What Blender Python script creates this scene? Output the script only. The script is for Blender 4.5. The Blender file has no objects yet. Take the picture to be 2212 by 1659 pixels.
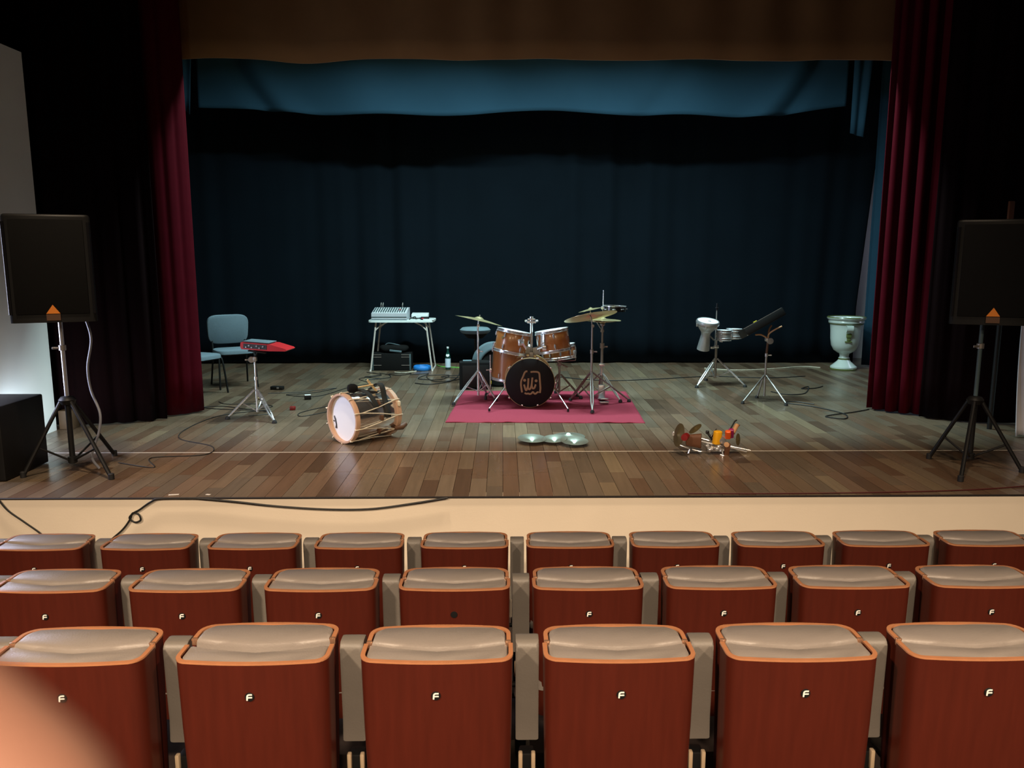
import bpy, bmesh, math, random
from mathutils import Vector, Matrix, Euler
random.seed(11)
R = math.radians
sc = bpy.context.scene
C = sc.collection
S = 0.93            # stage floor height above the front of the stalls
PI = math.pi

# ------------------------------------------------------------------ camera
cam_d = bpy.data.cameras.new('camera'); cam = bpy.data.objects.new('camera', cam_d); C.objects.link(cam)
cam.location = (0, 0, S + 1.645)
cam.rotation_euler = (R(90 - 9.2), 0, R(-0.69))
cam_d.sensor_fit = 'HORIZONTAL'; cam_d.sensor_width = 36.0
cam_d.lens = 36.0 * 1700.0 / 2212.0
cam_d.clip_start = 0.005; cam_d.clip_end = 100
cam_d.dof.use_dof = True; cam_d.dof.focus_distance = 7.0; cam_d.dof.aperture_fstop = 11.5
sc.camera = cam

# ------------------------------------------------------------------ world, light, exposure
w = bpy.data.worlds.new('world'); sc.world = w; w.use_nodes = True
bg = w.node_tree.nodes['Background']; bg.inputs[0].default_value = (0.55, 0.65, 0.8, 1); bg.inputs[1].default_value = 0.004
sc.view_settings.view_transform = 'Standard'; sc.view_settings.look = 'None'
sc.view_settings.exposure = 0.0; sc.view_settings.gamma = 1.0; sc.view_settings.use_curve_mapping = False

def area(name, loc, aim, sx, sy, power, col, spread=180):
    l = bpy.data.lights.new(name, 'AREA'); l.shape = 'RECTANGLE'; l.size = sx; l.size_y = sy
    l.energy = power; l.color = col; l.spread = R(spread)
    o = bpy.data.objects.new(name, l); C.objects.link(o); o.location = loc
    o.rotation_euler = (Vector(aim) - Vector(loc)).to_track_quat('-Z', 'Y').to_euler()
    return o
COOL = (0.69, 0.98, 1.0); WARM = (1.0, 0.76, 0.53); DAY = (0.70, 0.74, 1.0)
# lighting batten over the stage, behind the valance
for x, p in ((-2.75, 48), (-1.2, 120), (0.35, 124), (1.9, 120), (3.45, 48)):
    area('stage_batten_light', (x, 8.95, S + 4.75), (x, 9.15, S), 0.9, 0.22, p, COOL, 150)
# warm ceiling lamps of the auditorium, under the balcony
for x, y, z, p in ((-3.0, -0.7, 4.75, 260), (0.3, -2.2, 4.6, 330), (3.4, -0.7, 4.75, 180)):
    area('house_lamp', (x, y, z), (x * 0.8, y + 1.2, 0), 0.35, 0.35, p, WARM, 126)
# unseen warm lights added above the stage edge to brighten the front floor
for x, p in ((-2.7, 14), (-0.9, 17), (0.9, 14), (2.7, 8)):
    area('added_apron_light', (x, 4.5, 6.4), (x, 6.0, S), 0.25, 0.25, p, WARM, 46)
# daylight through the side door left of the stage, and a window in the right wing
area('side_door_daylight', (-4.95, 5.9, S + 1.05), (-1.2, 6.6, S + 0.3), 0.7, 1.7, 95, DAY, 150)
area('wing_window_daylight', (6.6, 11.3, S + 1.9), (5.75, 12.55, S + 1.0), 0.5, 1.2, 9, DAY)

# cool light without fixture, added behind the subwoofer to brighten the left wall
area('added_wall_wash', (-4.10, 6.50, S + 0.12), (-4.30, 7.25, S + 0.30), 0.22, 0.10, 9, (0.68, 0.86, 1.0), 150)

# ------------------------------------------------------------------ materials
def rgb(h): return tuple(h) + (1.0,)
def mat(name, col, rough=0.5, metal=0.0, noise=0.0, nscale=20, bump=0.0, bscale=60, coat=0.0, spec=None, sheen=0.0, trans=0.0, stretch=(1, 1, 1)):
    m = bpy.data.materials.new(name); m.use_nodes = True
    nt = m.node_tree; b = nt.nodes['Principled BSDF']
    b.inputs['Base Color'].default_value = rgb(col); b.inputs['Roughness'].default_value = rough
    b.inputs['Metallic'].default_value = metal
    if coat: b.inputs['Coat Weight'].default_value = coat; b.inputs['Coat Roughness'].default_value = 0.12
    if spec is not None: b.inputs['Specular IOR Level'].default_value = spec
    if sheen: b.inputs['Sheen Weight'].default_value = sheen; b.inputs['Sheen Roughness'].default_value = 0.5
    if trans: b.inputs['Transmission Weight'].default_value = trans
    if noise or bump:
        tc = nt.nodes.new('ShaderNodeTexCoord'); mp = nt.nodes.new('ShaderNodeMapping'); mp.inputs['Scale'].default_value = stretch
        nt.links.new(tc.outputs['Object'], mp.inputs['Vector'])
    if noise:
        n = nt.nodes.new('ShaderNodeTexNoise'); n.inputs['Scale'].default_value = nscale; n.inputs['Detail'].default_value = 5
        nt.links.new(mp.outputs[0], n.inputs['Vector'])
        mx = nt.nodes.new('ShaderNodeMix'); mx.data_type = 'RGBA'
        mx.inputs[6].default_value = rgb([c * (1 - noise) for c in col]); mx.inputs[7].default_value = rgb([min(1, c * (1 + noise)) for c in col])
        nt.links.new(n.outputs['Fac'], mx.inputs[0]); nt.links.new(mx.outputs[2], b.inputs['Base Color'])
    if bump:
        n2 = nt.nodes.new('ShaderNodeTexNoise'); n2.inputs['Scale'].default_value = bscale; n2.inputs['Detail'].default_value = 3
        nt.links.new(mp.outputs[0], n2.inputs['Vector'])
        bp = nt.nodes.new('ShaderNodeBump'); bp.inputs['Strength'].default_value = bump; bp.inputs['Distance'].default_value = 0.01
        nt.links.new(n2.outputs['Fac'], bp.inputs['Height']); nt.links.new(bp.outputs[0], b.inputs['Normal'])
    return m
def plank_mat(name, island):
    m = bpy.data.materials.new(name); m.use_nodes = True; nt = m.node_tree; b = nt.nodes['Principled BSDF']
    if island:
        src = nt.nodes.new('ShaderNodeNewGeometry').outputs['Random Per Island']
    else:
        src = nt.nodes.new('ShaderNodeObjectInfo').outputs['Random']
    cr = nt.nodes.new('ShaderNodeValToRGB'); e = cr.color_ramp.elements
    e[0].position = 0; e[0].color = (0.078, 0.050, 0.032, 1); e[1].position = 1; e[1].color = (0.185, 0.145, 0.092, 1)
    for p, c in ((0.2, (0.120, 0.074, 0.046, 1)), (0.4, (0.150, 0.108, 0.070, 1)), (0.6, (0.110, 0.085, 0.060, 1)), (0.8, (0.158, 0.118, 0.080, 1)), (0.92, (0.135, 0.080, 0.050, 1))):
        x = e.new(p); x.color = c
    nt.links.new(src, cr.inputs[0])
    g = nt.nodes.new('ShaderNodeNewGeometry'); mp = nt.nodes.new('ShaderNodeMapping'); mp.inputs['Scale'].default_value = (40, 2.2, 1)
    nt.links.new(g.outputs['Position'], mp.inputs['Vector'])
    n = nt.nodes.new('ShaderNodeTexNoise'); n.inputs['Scale'].default_value = 1.0; n.inputs['Detail'].default_value = 6
    nt.links.new(mp.outputs[0], n.inputs['Vector'])
    mr = nt.nodes.new('ShaderNodeMapRange'); mr.inputs['To Min'].default_value = 0.7; mr.inputs['To Max'].default_value = 1.3
    nt.links.new(n.outputs['Fac'], mr.inputs['Value'])
    mx = nt.nodes.new('ShaderNodeMix'); mx.data_type = 'RGBA'; mx.blend_type = 'MULTIPLY'; mx.inputs[0].default_value = 1
    nt.links.new(cr.outputs[0], mx.inputs[6]); nt.links.new(mr.outputs[0], mx.inputs[7])
    # patches of dust and worn varnish
    n3 = nt.nodes.new('ShaderNodeTexNoise'); n3.inputs['Scale'].default_value = 0.9; n3.inputs['Detail'].default_value = 5
    nt.links.new(g.outputs['Position'], n3.inputs['Vector'])
    r3 = nt.nodes.new('ShaderNodeMapRange'); r3.inputs['From Min'].default_value = 0.35; r3.inputs['From Max'].default_value = 0.7
    r3.inputs['To Min'].default_value = 0.2; r3.inputs['To Max'].default_value = 0.42
    nt.links.new(n3.outputs['Fac'], r3.inputs['Value']); nt.links.new(r3.outputs[0], b.inputs['Roughness'])
    nt.links.new(mx.outputs[2], b.inputs['Base Color'])
    return m

M = dict(
    plank=plank_mat('stage_plank', False), plank_far=plank_mat('stage_plank_far', True),
    gap=mat('joint_dark', (0.012, 0.008, 0.006), 0.9),
    cream=mat('cream_paint', (0.90, 0.79, 0.64), 0.7, noise=0.06, nscale=3, bump=0.05, bscale=90),
    white_wall=mat('white_wall_paint', (0.76, 0.75, 0.72), 0.75, noise=0.08, nscale=2),
    dark_wall=mat('dark_wall_paint', (0.03, 0.025, 0.025), 0.9, noise=0.2, nscale=2),
    carpet=mat('dark_carpet', (0.035, 0.022, 0.018), 0.95, noise=0.3, nscale=60),
    red_velvet=mat('red_velvet', (0.058, 0.0022, 0.006), 0.95, noise=0.2, nscale=8, spec=0.05),
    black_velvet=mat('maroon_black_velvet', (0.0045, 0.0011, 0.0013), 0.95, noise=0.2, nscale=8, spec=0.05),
    brown_velvet=mat('brown_valance_cloth', (0.21, 0.11, 0.040), 0.95, noise=0.2, nscale=3, sheen=0.1, spec=0.1),
    backdrop=mat('navy_black_cloth', (0.0028, 0.0060, 0.0098), 0.95, noise=0.2, nscale=2, spec=0.1),
    teal=mat('teal_cloth', (0.017, 0.050, 0.082), 0.9, noise=0.12, nscale=2, spec=0.1),
    seat_wood=mat('mahogany_veneer', (0.064, 0.0095, 0.0045), 0.42, noise=0.28, nscale=5, stretch=(8, 8, 0.7), spec=0.35),
    rim_wood=mat('copper_brown_wood_edge', (0.42, 0.18, 0.085), 0.3, noise=0.12, nscale=30, coat=0.3),
    copper=mat('copper_rim_end', (0.75, 0.42, 0.26), 0.22, 0.8),
    leather=mat('grey_leather', (0.235, 0.205, 0.185), 0.42, noise=0.1, nscale=12, bump=0.1, bscale=160),
    arm_cloth=mat('grey_arm_leather', (0.155, 0.138, 0.12), 0.5, noise=0.1, nscale=10, bump=0.08, bscale=140),
    black=mat('black_plastic', (0.007, 0.007, 0.007), 0.5, spec=0.25),
    black_matte=mat('black_matte', (0.006, 0.006, 0.006), 0.9, noise=0.2, nscale=30, spec=0.15),
    black_gloss=mat('black_gloss', (0.010, 0.010, 0.012), 0.2),
    rubber=mat('black_rubber', (0.006, 0.006, 0.007), 0.7),
    white_letter=mat('white_letter', (0.8, 0.78, 0.74), 0.4),
    beige_metal=mat('beige_metal', (0.55, 0.42, 0.28), 0.4),
    chrome=mat('chrome', (0.80, 0.82, 0.85), 0.24, 0.80),
    steel=mat('brushed_steel', (0.55, 0.55, 0.56), 0.32, 0.75),
    dull_steel=mat('dull_stand_steel', (0.32, 0.30, 0.28), 0.45, 0.7),
    brass=mat('cymbal_bronze', (0.78, 0.68, 0.38), 0.32, 0.85, noise=0.12, nscale=14),
    brass_old=mat('aged_cymbal_bronze', (0.16, 0.12, 0.05), 0.5, 0.6, noise=0.25, nscale=20),
    pale_bronze=mat('pale_cymbal_bronze', (0.50, 0.58, 0.50), 0.28, 0.8, noise=0.1, nscale=14),
    maple=mat('honey_maple_shell', (0.36, 0.135, 0.035), 0.32, noise=0.2, nscale=6, coat=0.5, stretch=(6, 6, 1)),
    maple_light=mat('natural_maple_hoop', (0.48, 0.34, 0.17), 0.4, noise=0.15, nscale=10),
    drum_white=mat('white_drum_head', (0.80, 0.82, 0.85), 0.45),
    drum_black=mat('black_drum_head', (0.006, 0.005, 0.006), 0.6, spec=0.2),
    print_tan=mat('tan_print', (0.27, 0.18, 0.09), 0.7),
    rug=mat('crimson_rug', (0.25, 0.017, 0.042), 0.95, noise=0.22, nscale=90, bump=0.35, bscale=220),
    hoop_wood=mat('pink_beech_hoop', (0.52, 0.33, 0.22), 0.45, noise=0.1, nscale=12),
    shell_steel=mat('mirror_steel_shell', (0.78, 0.78, 0.79), 0.14, 0.95),
    satin=mat('satin_aluminium', (0.50, 0.52, 0.54), 0.34, 0.6, noise=0.1, nscale=40, bump=0.2, bscale=120),
    rope=mat('cream_rope', (0.72, 0.66, 0.52), 0.8),
    strap=mat('dark_webbing', (0.012, 0.014, 0.013), 0.8),
    leather_brown=mat('brown_leather', (0.10, 0.045, 0.02), 0.6),
    stick=mat('pale_wood_stick', (0.62, 0.45, 0.22), 0.5),
    chair_cloth=mat('grey_blue_chair_cloth', (0.13, 0.185, 0.22), 0.9, noise=0.15, nscale=70, bump=0.2, bscale=200),
    red_plastic=mat('red_lacquer', (0.52, 0.018, 0.022), 0.35, coat=0.3),
    dark_panel=mat('dark_panel', (0.02, 0.018, 0.02), 0.5),
    white_plastic=mat('white_plastic', (0.72, 0.75, 0.76), 0.45),
    table_white=mat('white_table_laminate', (0.68, 0.74, 0.72), 0.5, noise=0.04, nscale=20),
    tube_white=mat('white_tube_steel', (0.55, 0.50, 0.46), 0.4),
    silver_panel=mat('silver_panel', (0.60, 0.63, 0.68), 0.4, 0.3),
    knob=mat('dark_grey_knob', (0.06, 0.10, 0.11), 0.5),
    blue=mat('blue_plastic', (0.015, 0.20, 0.60), 0.5),
    green_glass=mat('green_glass', (0.006, 0.045, 0.035), 0.08, coat=0.5),
    paper=mat('pale_paper_label', (0.55, 0.68, 0.78), 0.7),
    green_cable=mat('lime_cable', (0.18, 0.62, 0.10), 0.5),
    cable=mat('black_cable', (0.008, 0.008, 0.008), 0.55),
    grey_cable=mat('grey_cable', (0.16, 0.17, 0.20), 0.45),
    red_cable=mat('dark_red_cable', (0.06, 0.006, 0.006), 0.6),
    grey_cloth=mat('grey_cloth', (0.085, 0.13, 0.15), 0.9, noise=0.2, nscale=10),
    ceramic=mat('glazed_white_ceramic', (0.60, 0.68, 0.64), 0.18, noise=0.06, nscale=4, coat=0.4),
    olive_band=mat('olive_glaze', (0.13, 0.16, 0.05), 0.25, coat=0.3),
    orange=mat('orange_logo', (0.75, 0.22, 0.015), 0.5),
    yellow=mat('yellow_plastic_block', (0.85, 0.42, 0.01), 0.4),
    orange_block=mat('orange_plastic_block', (0.80, 0.11, 0.012), 0.4),
    magenta_block=mat('magenta_plastic_block', (0.30, 0.012, 0.11), 0.4),
    red_block=mat('dark_red_block', (0.20, 0.008, 0.008), 0.4),
    bell_brown=mat('brown_cowbell', (0.13, 0.050, 0.022), 0.5),
    tan_wood_lit_arm=mat('tan_wood_and_lit_arm', (0.50, 0.27, 0.13), 0.5),
    amber=mat('amber_wood', (0.14, 0.045, 0.012), 0.6),
    wood_block=mat('brown_wood_block', (0.07, 0.036, 0.015), 0.6, noise=0.2, nscale=12),
    yellow_tape=mat('yellow_tape', (0.6, 0.5, 0.02), 0.6),
    red_led=mat('red_button', (0.6, 0.02, 0.05), 0.5),
    white_cloth=mat('white_sheet_cloth', (0.62, 0.62, 0.66), 0.9, noise=0.05, nscale=6),
    skin=mat('skin', (0.19, 0.092, 0.064), 0.6, noise=0.06, nscale=60),
    nail=mat('finger_nail', (0.78, 0.46, 0.36), 0.3),
    seam=mat('pale_seam_strip', (0.62, 0.58, 0.50), 0.5),
)

# ------------------------------------------------------------------ mesh helpers
class MB:
    def __init__(s): s.v = []; s.f = []
    def add(s, vs, fs):
        o = len(s.v); s.v += [tuple(p) for p in vs]; s.f += [tuple(i + o for i in f) for f in fs]; return s
    def box(s, c, size, rot=None):
        x, y, z = (d / 2 for d in size); P = [Vector((a * x, b * y, e * z)) for e in (-1, 1) for a, b in ((-1, -1), (1, -1), (1, 1), (-1, 1))]
        if rot is not None: P = [rot @ p for p in P]
        c = Vector(c)
        return s.add([p + c for p in P], [(3, 2, 1, 0), (4, 5, 6, 7), (0, 1, 5, 4), (1, 2, 6, 5), (2, 3, 7, 6), (3, 0, 4, 7)])
    def rbox(s, c, size, r=0.01, rot=None, seg=2):
        bm = bmesh.new(); bmesh.ops.create_cube(bm, size=1.0)
        for v in bm.verts: v.co = Vector((v.co.x * size[0], v.co.y * size[1], v.co.z * size[2]))
        bmesh.ops.bevel(bm, geom=bm.edges[:], offset=r, segments=seg, affect='EDGES', profile=0.5)
        return s.bm(bm, c, rot)
    def bm(s, bm, c=(0, 0, 0), rot=None):
        bm.verts.index_update(); c = Vector(c)
        vs = [((rot @ v.co) if rot is not None else v.co) + c for v in bm.verts]; fs = [[v.index for v in f.verts] for f in bm.faces]; bm.free()
        return s.add(vs, fs)
    def rings(s, rings, cap=True, closed=False):
        n = len(rings[0]); vs = [p for r in rings for p in r]; fs = []; m = len(rings)
        for i in range(m if closed else m - 1):
            a = i * n; b = ((i + 1) % m) * n
            for k in range(n): fs.append((a + k, a + (k + 1) % n, b + (k + 1) % n, b + k))
        if cap and not closed: fs.append(tuple(range(n))[::-1]); fs.append(tuple(range((m - 1) * n, m * n)))
        return s.add(vs, fs)
    def tube(s, a, b, r, r2=None, n=10):
        a = Vector(a); b = Vector(b); r2 = r if r2 is None else r2; d = (b - a).normalized()
        u = d.orthogonal().normalized(); w_ = d.cross(u)
        return s.rings([[p + (u * math.cos(t) + w_ * math.sin(t)) * q for t in [2 * PI * k / n for k in range(n)]] for p, q in ((a, r), (b, r2))])
    def path(s, pts, r, n=6, closed=False, flat=None):
        P = [Vector(p) for p in pts]; m = len(P); rings = []; u = None
        for i, p in enumerate(P):
            d = (P[(i + 1) % m] - P[i - 1]) if closed else (P[min(i + 1, m - 1)] - P[max(i - 1, 0)])
            d = d.normalized() if d.length > 1e-9 else Vector((0, 0, 1))
            if u is None: u = d.orthogonal().normalized() if flat is None else (Vector(flat) - d * d.dot(Vector(flat))).normalized()
            else: u = (u - d * u.dot(d)); u = u.normalized() if u.length > 1e-6 else d.orthogonal().normalized()
            w_ = d.cross(u); q = r[i] if isinstance(r, (list, tuple)) else r
            k2 = 0.25 if flat is not None else 1
            rings.append([p + u * math.cos(t) * q * k2 + w_ * math.sin(t) * q for t in [2 * PI * k / n for k in range(n)]])
        return s.rings(rings, closed=closed)
    def lathe(s, prof, n=24, mtx=None, closed=False):
        rings = []
        for r, z in prof:
            ring = [Vector((max(r, 1e-5) * math.cos(2 * PI * k / n), max(r, 1e-5) * math.sin(2 * PI * k / n), z)) for k in range(n)]
            rings.append([mtx @ p for p in ring] if mtx is not None else ring)
        return s.rings(rings, cap=not closed, closed=closed)
    def sheet(s, fn, nu, nv):
        vs = [fn(i / nu, j / nv) for j in range(nv + 1) for i in range(nu + 1)]
        return s.add(vs, [(j * (nu + 1) + i, j * (nu + 1) + i + 1, (j + 1) * (nu + 1) + i + 1, (j + 1) * (nu + 1) + i) for j in range(nv) for i in range(nu)])
    def poly(s, pts, z0, z1, bev=0.0, mtx=None):
        """closed plan outline (counter-clockwise) extruded z0..z1, top edge rounded by bev"""
        n = len(pts); cx = sum(p[0] for p in pts) / n; cy = sum(p[1] for p in pts) / n
        lv = [(0, z0), (0, z1 - bev)] + ([(bev * 0.3, z1 - bev * 0.3), (bev, z1)] if bev else [])
        rings = []
        for off, z in lv:
            ring = []
            for x, y in pts:
                d = math.hypot(x - cx, y - cy); k = max(0, 1 - off / max(d, 1e-6)); ring.append(Vector((cx + (x - cx) * k, cy + (y - cy) * k, z)))
            rings.append([mtx @ p for p in ring] if mtx is not None else ring)
        return s.rings(rings)
    def mesh(s, name, m, smooth=True, ang=40):
        me = bpy.data.meshes.new(name); me.from_pydata(s.v, [], s.f); me.materials.append(M[m]); me.update()
        bm = bmesh.new(); bm.from_mesh(me); bmesh.ops.recalc_face_normals(bm, faces=bm.faces); bm.to_mesh(me); bm.free()
        if smooth:
            for p in me.polygons: p.use_smooth = True
            me.set_sharp_from_angle(angle=R(ang))
        return me
    def build(s, name, m, parent=None, smooth=True, ang=40):
        o = bpy.data.objects.new(name, s.mesh(name, m, smooth, ang)); C.objects.link(o)
        if parent is not None: o.parent = parent
        return o
def tag(o, label, cat, group=None):
    o['label'] = label; o['category'] = cat
    if group: o['group'] = group
    return o
def thing(name, label, cat, loc=(0, 0, 0), rz=0, group=None):
    o = bpy.data.objects.new(name, None); C.objects.link(o); o.location = loc; o.rotation_euler = (0, 0, rz); o.empty_display_size = 0.1
    return tag(o, label, cat, group)
def structure(o): o['kind'] = 'structure'; return o
def copy_part(o, parent, **kw):
    c = o.copy(); C.objects.link(c); c.parent = parent
    for k, v in kw.items(): setattr(c, k, v)
    return c
def copy_tree(o, parent=None):
    kids = [c for c in C.objects if c.parent == o]
    c = o.copy(); C.objects.link(c); c.parent = parent
    for k in kids: copy_tree(k, c)
    return c
def smooth_path(pts, sub=8, closed=False):
    P = [Vector(p) for p in pts]; out = []; n = len(P)
    for i in range(n if closed else n - 1):
        if closed: a, b, c, d = P[i - 1], P[i], P[(i + 1) % n], P[(i + 2) % n]
        else: a, b, c, d = P[max(i - 1, 0)], P[i], P[i + 1], P[min(i + 2, n - 1)]
        for k in range(sub):
            t = k / sub
            out.append(0.5 * ((2 * b) + (c - a) * t + (2 * a - 5 * b + 4 * c - d) * t * t + (3 * b - a - 3 * c + d) * t ** 3))
    if not closed: out.append(P[-1])
    return out
def RM(x=0, y=0, z=0): return Euler((R(x), R(y), R(z))).to_matrix()
def TM(loc, rot=(0, 0, 0)): return Matrix.Translation(Vector(loc)) @ Euler([R(a) for a in rot]).to_matrix().to_4x4()
def align(loc, axis):   # matrix whose local z points along axis
    return Matrix.Translation(Vector(loc)) @ Vector(axis).to_track_quat('Z', 'Y').to_matrix().to_4x4()

# ------------------------------------------------------------------ the house: floors, walls, ceiling
fl = structure(MB().box((0, -1.0, 0.02), (15, 12.6, 0.04)).build('floor', 'carpet', smooth=False))
for k, (y0, z) in enumerate(((3.55, 0.187), (2.68, 0.335), (1.82, 0.49), (0.95, 0.645), (0.08, 0.80), (-0.8, 0.95))):
    structure(MB().box((0, (y0 + -7.3) / 2 + 0.3, z / 2 + 0.02), (14.6, y0 + 0.6 + 7.3, z - 0.04)).build('trim_%d' % (k + 1), 'carpet', smooth=False))
structure(MB().box((0, 2.7, 8.1), (15, 20.4, 0.2)).build('ceiling', 'dark_wall', smooth=False))
structure(MB().box((0, -7.4, 4), (15, 0.2, 8)).build('wall_rear', 'dark_wall', smooth=False))
structure(MB().box((-7.4, 2.7, 4), (0.2, 20.2, 8)).build('wall_house_left', 'dark_wall', smooth=False))
structure(MB().box((7.4, 2.7, 4), (0.2, 20.2, 8)).build('wall_house_right', 'dark_wall', smooth=False))
structure(MB().box((0, 12.85, 4), (15, 0.2, 8)).build('wall_back', 'white_wall', smooth=False))
# side piers of the proscenium: white, ending below the dark ceiling
structure(MB().box((-4.48, 6.93, S + 1.71), (0.4, 1.02, 3.46)).build('wall_left', 'white_wall', smooth=False))
structure(MB().box((5.33, 6.85, S + 1.71), (0.4, 1.2, 3.46)).build('wall_right', 'white_wall', smooth=False))
# stage: cream apron wall and planked floor
structure(MB().box((0.3, 5.332, 0.479), (14.6, 0.14, 0.882)).build('wall_apron', 'cream', smooth=False))
stage = structure(MB().box((0.3, 9.03, S - 0.055), (14.4, 7.44, 0.07)).build('floor_stage', 'gap', smooth=False))
MB().box((0.3, 5.266, S - 0.003), (14.4, 0.024, 0.006)).build('nosing', 'gap', stage, smooth=False)

PW = 0.118
pm = MB().rbox((0, 0, 0), (1, 1, 1), 0.004, seg=1).mesh('plank', 'plank', smooth=False)
planks = []
nx = int(12.6 / PW)
for i in range(nx):
    x = -5.9 + (i + 0.5) * PW
    y = 5.28
    for y_end in (6.535, 12.75):
        if y_end > 7: y = 6.555
        first = True
        while y < y_end - 0.02:
            L = random.uniform(0.45, 1.25)
            if first: L *= random.uniform(0.35, 1.0); first = False
            if y_end - (y + L) < 0.25: L = y_end - y
            planks.append((x, y, y + L)); y += L
cam_y = 0.0
def visible(p):
    x, y0, y1 = p; ym = (y0 + y1) / 2
    lim = (y0 + 0.25) * 0.655
    lo, hi = (-lim, lim) if y0 < 7.5 else (-3.4 - (y0 - 8) * 0.2, 4.1 + (y0 - 8) * 0.4)
    return lo < x < hi
def shown(p): return PW * (p[2] - p[1]) / (((p[1] + p[2]) / 2) ** 3)
vis = sorted([p for p in planks if visible(p)], key=shown, reverse=True)
near = set(vis[:300]); far = MB()
for p in planks:
    x, y0, y1 = p; c = (x, (y0 + y1) / 2, S - 0.011); d = (PW - 0.003, y1 - y0 - 0.003, 0.022)
    if p in near:
        o = bpy.data.objects.new('plank', pm); C.objects.link(o); o.parent = stage; o.location = c; o.scale = d
    else:
        far.box(c, d)
o = far.build('planks', 'plank_far', stage, smooth=False); o['kind'] = 'stuff'
MB().box((0.3, 6.545, S - 0.0005), (10.4, 0.010, 0.003)).build('seam_strip', 'seam', stage, smooth=False)
# ------------------------------------------------------------------ curtains
def curtain(name, pts, z0, z1, amp, wl, m, label, cat='curtain', seed=0, nz=14, taper=0.0, thick=0.012, group=None, lean=0.0):
    rnd = random.Random(seed); P = [Vector((a, b)) for a, b in pts]
    P = [Vector((q.x, q.y)) for q in smooth_path([(p.x, p.y, 0) for p in P], 40)]
    cum = [0]
    for a, b in zip(P, P[1:]): cum.append(cum[-1] + (b - a).length)
    L = cum[-1]; nu = max(40, int(L / 0.02))
    ph = [rnd.uniform(0, 6.28) for _ in range(6)]
    def at(s):
        import bisect
        i = min(max(bisect.bisect(cum, s) - 1, 0), len(P) - 2); t = (s - cum[i]) / max(cum[i + 1] - cum[i], 1e-9)
        d = (P[i + 1] - P[i]).normalized(); return P[i].lerp(P[i + 1], t), Vector((-d.y, d.x))
    def fn(u, v):
        s = u * L; p, n = at(s); z = z0 + (z1 - z0) * v
        a = amp * (0.65 + 0.5 * math.sin(s * 1.7 + ph[0])) * (1 - taper * v)
        o = a * math.sin(2 * PI * s / wl + 1.3 * math.sin(s * 2.3 + ph[1]) + 0.25 * math.sin(v * 3 + ph[2])) + 0.35 * a * math.sin(4.3 * PI * s / wl + ph[3] + v * 0.8)
        return Vector((p.x + n.x * o + lean * max(0.0, z - S - 0.9) * u ** 12, p.y + n.y * o, z))
    b = MB().sheet(fn, nu, nz); ob = b.build(name, m, ang=180)
    sd = ob.modifiers.new('thickness', 'SOLIDIFY'); sd.thickness = thick; sd.offset = 0
    return tag(ob, label, cat, group)
curtain('backdrop_curtain', [(-5.6, 12.15), (-2, 12.22), (2, 12.2), (5.46, 12.16)], S + 0.02, S + 6.0, 0.028, 0.62, 'backdrop', 'navy black backdrop curtain hanging across the back of the stage', seed=3, lean=0.07)
curtain('stage_curtain', [(-3.72, 8.06), (-3.52, 8.06), (-3.34, 8.15), (-3.21, 8.36)], S + 0.015, S + 5.4, 0.045, 0.15, 'red_velvet', 'dark red velvet stage curtain bunched at the left side of the opening', seed=5, taper=0.2)
curtain('stage_curtain', [(4.0, 8.42), (4.12, 8.22), (4.34, 8.05), (4.7, 8.02)], S + 0.015, S + 5.4, 0.045, 0.15, 'red_velvet', 'dark red velvet stage curtain bunched at the right side of the opening', seed=8, taper=0.2)
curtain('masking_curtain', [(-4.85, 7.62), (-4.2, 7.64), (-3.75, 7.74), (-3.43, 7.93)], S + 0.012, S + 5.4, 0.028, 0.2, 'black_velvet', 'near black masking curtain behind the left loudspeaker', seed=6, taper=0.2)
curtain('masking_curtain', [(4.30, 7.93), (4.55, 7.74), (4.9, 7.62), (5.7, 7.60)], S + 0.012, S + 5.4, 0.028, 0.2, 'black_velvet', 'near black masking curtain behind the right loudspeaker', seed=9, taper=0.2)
# brown valance over the opening
def val(u, v):
    x = -3.30 + 7.42 * u; bot = S + 3.628 - 0.035 * math.exp(-((x + 2.0) / 0.45) ** 2) + 0.008 * math.sin(x * 4)
    z = bot + (S + 5.6 - bot) * v
    return Vector((x, 8.46 + 0.018 * math.sin(x * 9 + math.sin(x * 2.1)) * (0.5 + v), z))
o = MB().sheet(val, 260, 10).build('valance', 'brown_velvet', ang=180); sd = o.modifiers.new('thickness', 'SOLIDIFY'); sd.thickness = 0.02
tag(o, 'dark brown cloth valance across the top of the stage opening', 'valance')
# teal border: a cloth strip with a slack hem and gathered ends
def bor(u, v):
    x = -4.12 + 8.83 * u
    bot = S + 3.57 + 0.035 * math.sin(x * 1.55 + 0.6) + 0.02 * math.sin(x * 3.1) + 0.10 * max(0, (abs(x - 0.30) - 3.75)) ** 1.4
    z = bot + (S + 5.6 - bot) * v
    y = 11.2 + 0.05 * math.sin(x * 1.9 + 1.0 + 1.2 * v) + 0.03 * math.sin(x * 4.3 + 2.2 * v)
    for k, (x0, w_, a) in enumerate(((-3.75, 0.16, 0.09), (-3.40, 0.24, 0.07), (2.5, 0.2, 0.04), (4.1, 0.2, 0.09), (4.45, 0.14, 0.08), (-0.2, 0.3, 0.03), (1.2, 0.35, 0.04))):
        sgn = 1 if x0 < 0 else -1
        xc = x0 + sgn * 0.55 * (1 - min(v * 2.0, 1)) ** 1.6 * (1 if abs(x0) > 2.2 else 0.3)
        y += a * math.exp(-((x - xc) / w_) ** 2) * (-1 if k % 2 else 1)
    return Vector((x, y, z))
o = MB().sheet(bor, 300, 36).build('border_curtain', 'teal', ang=180); sd = o.modifiers.new('thickness', 'SOLIDIFY'); sd.thickness = 0.012
tag(o, 'wide teal cloth border hanging above the stage under the valance', 'border')
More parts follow.
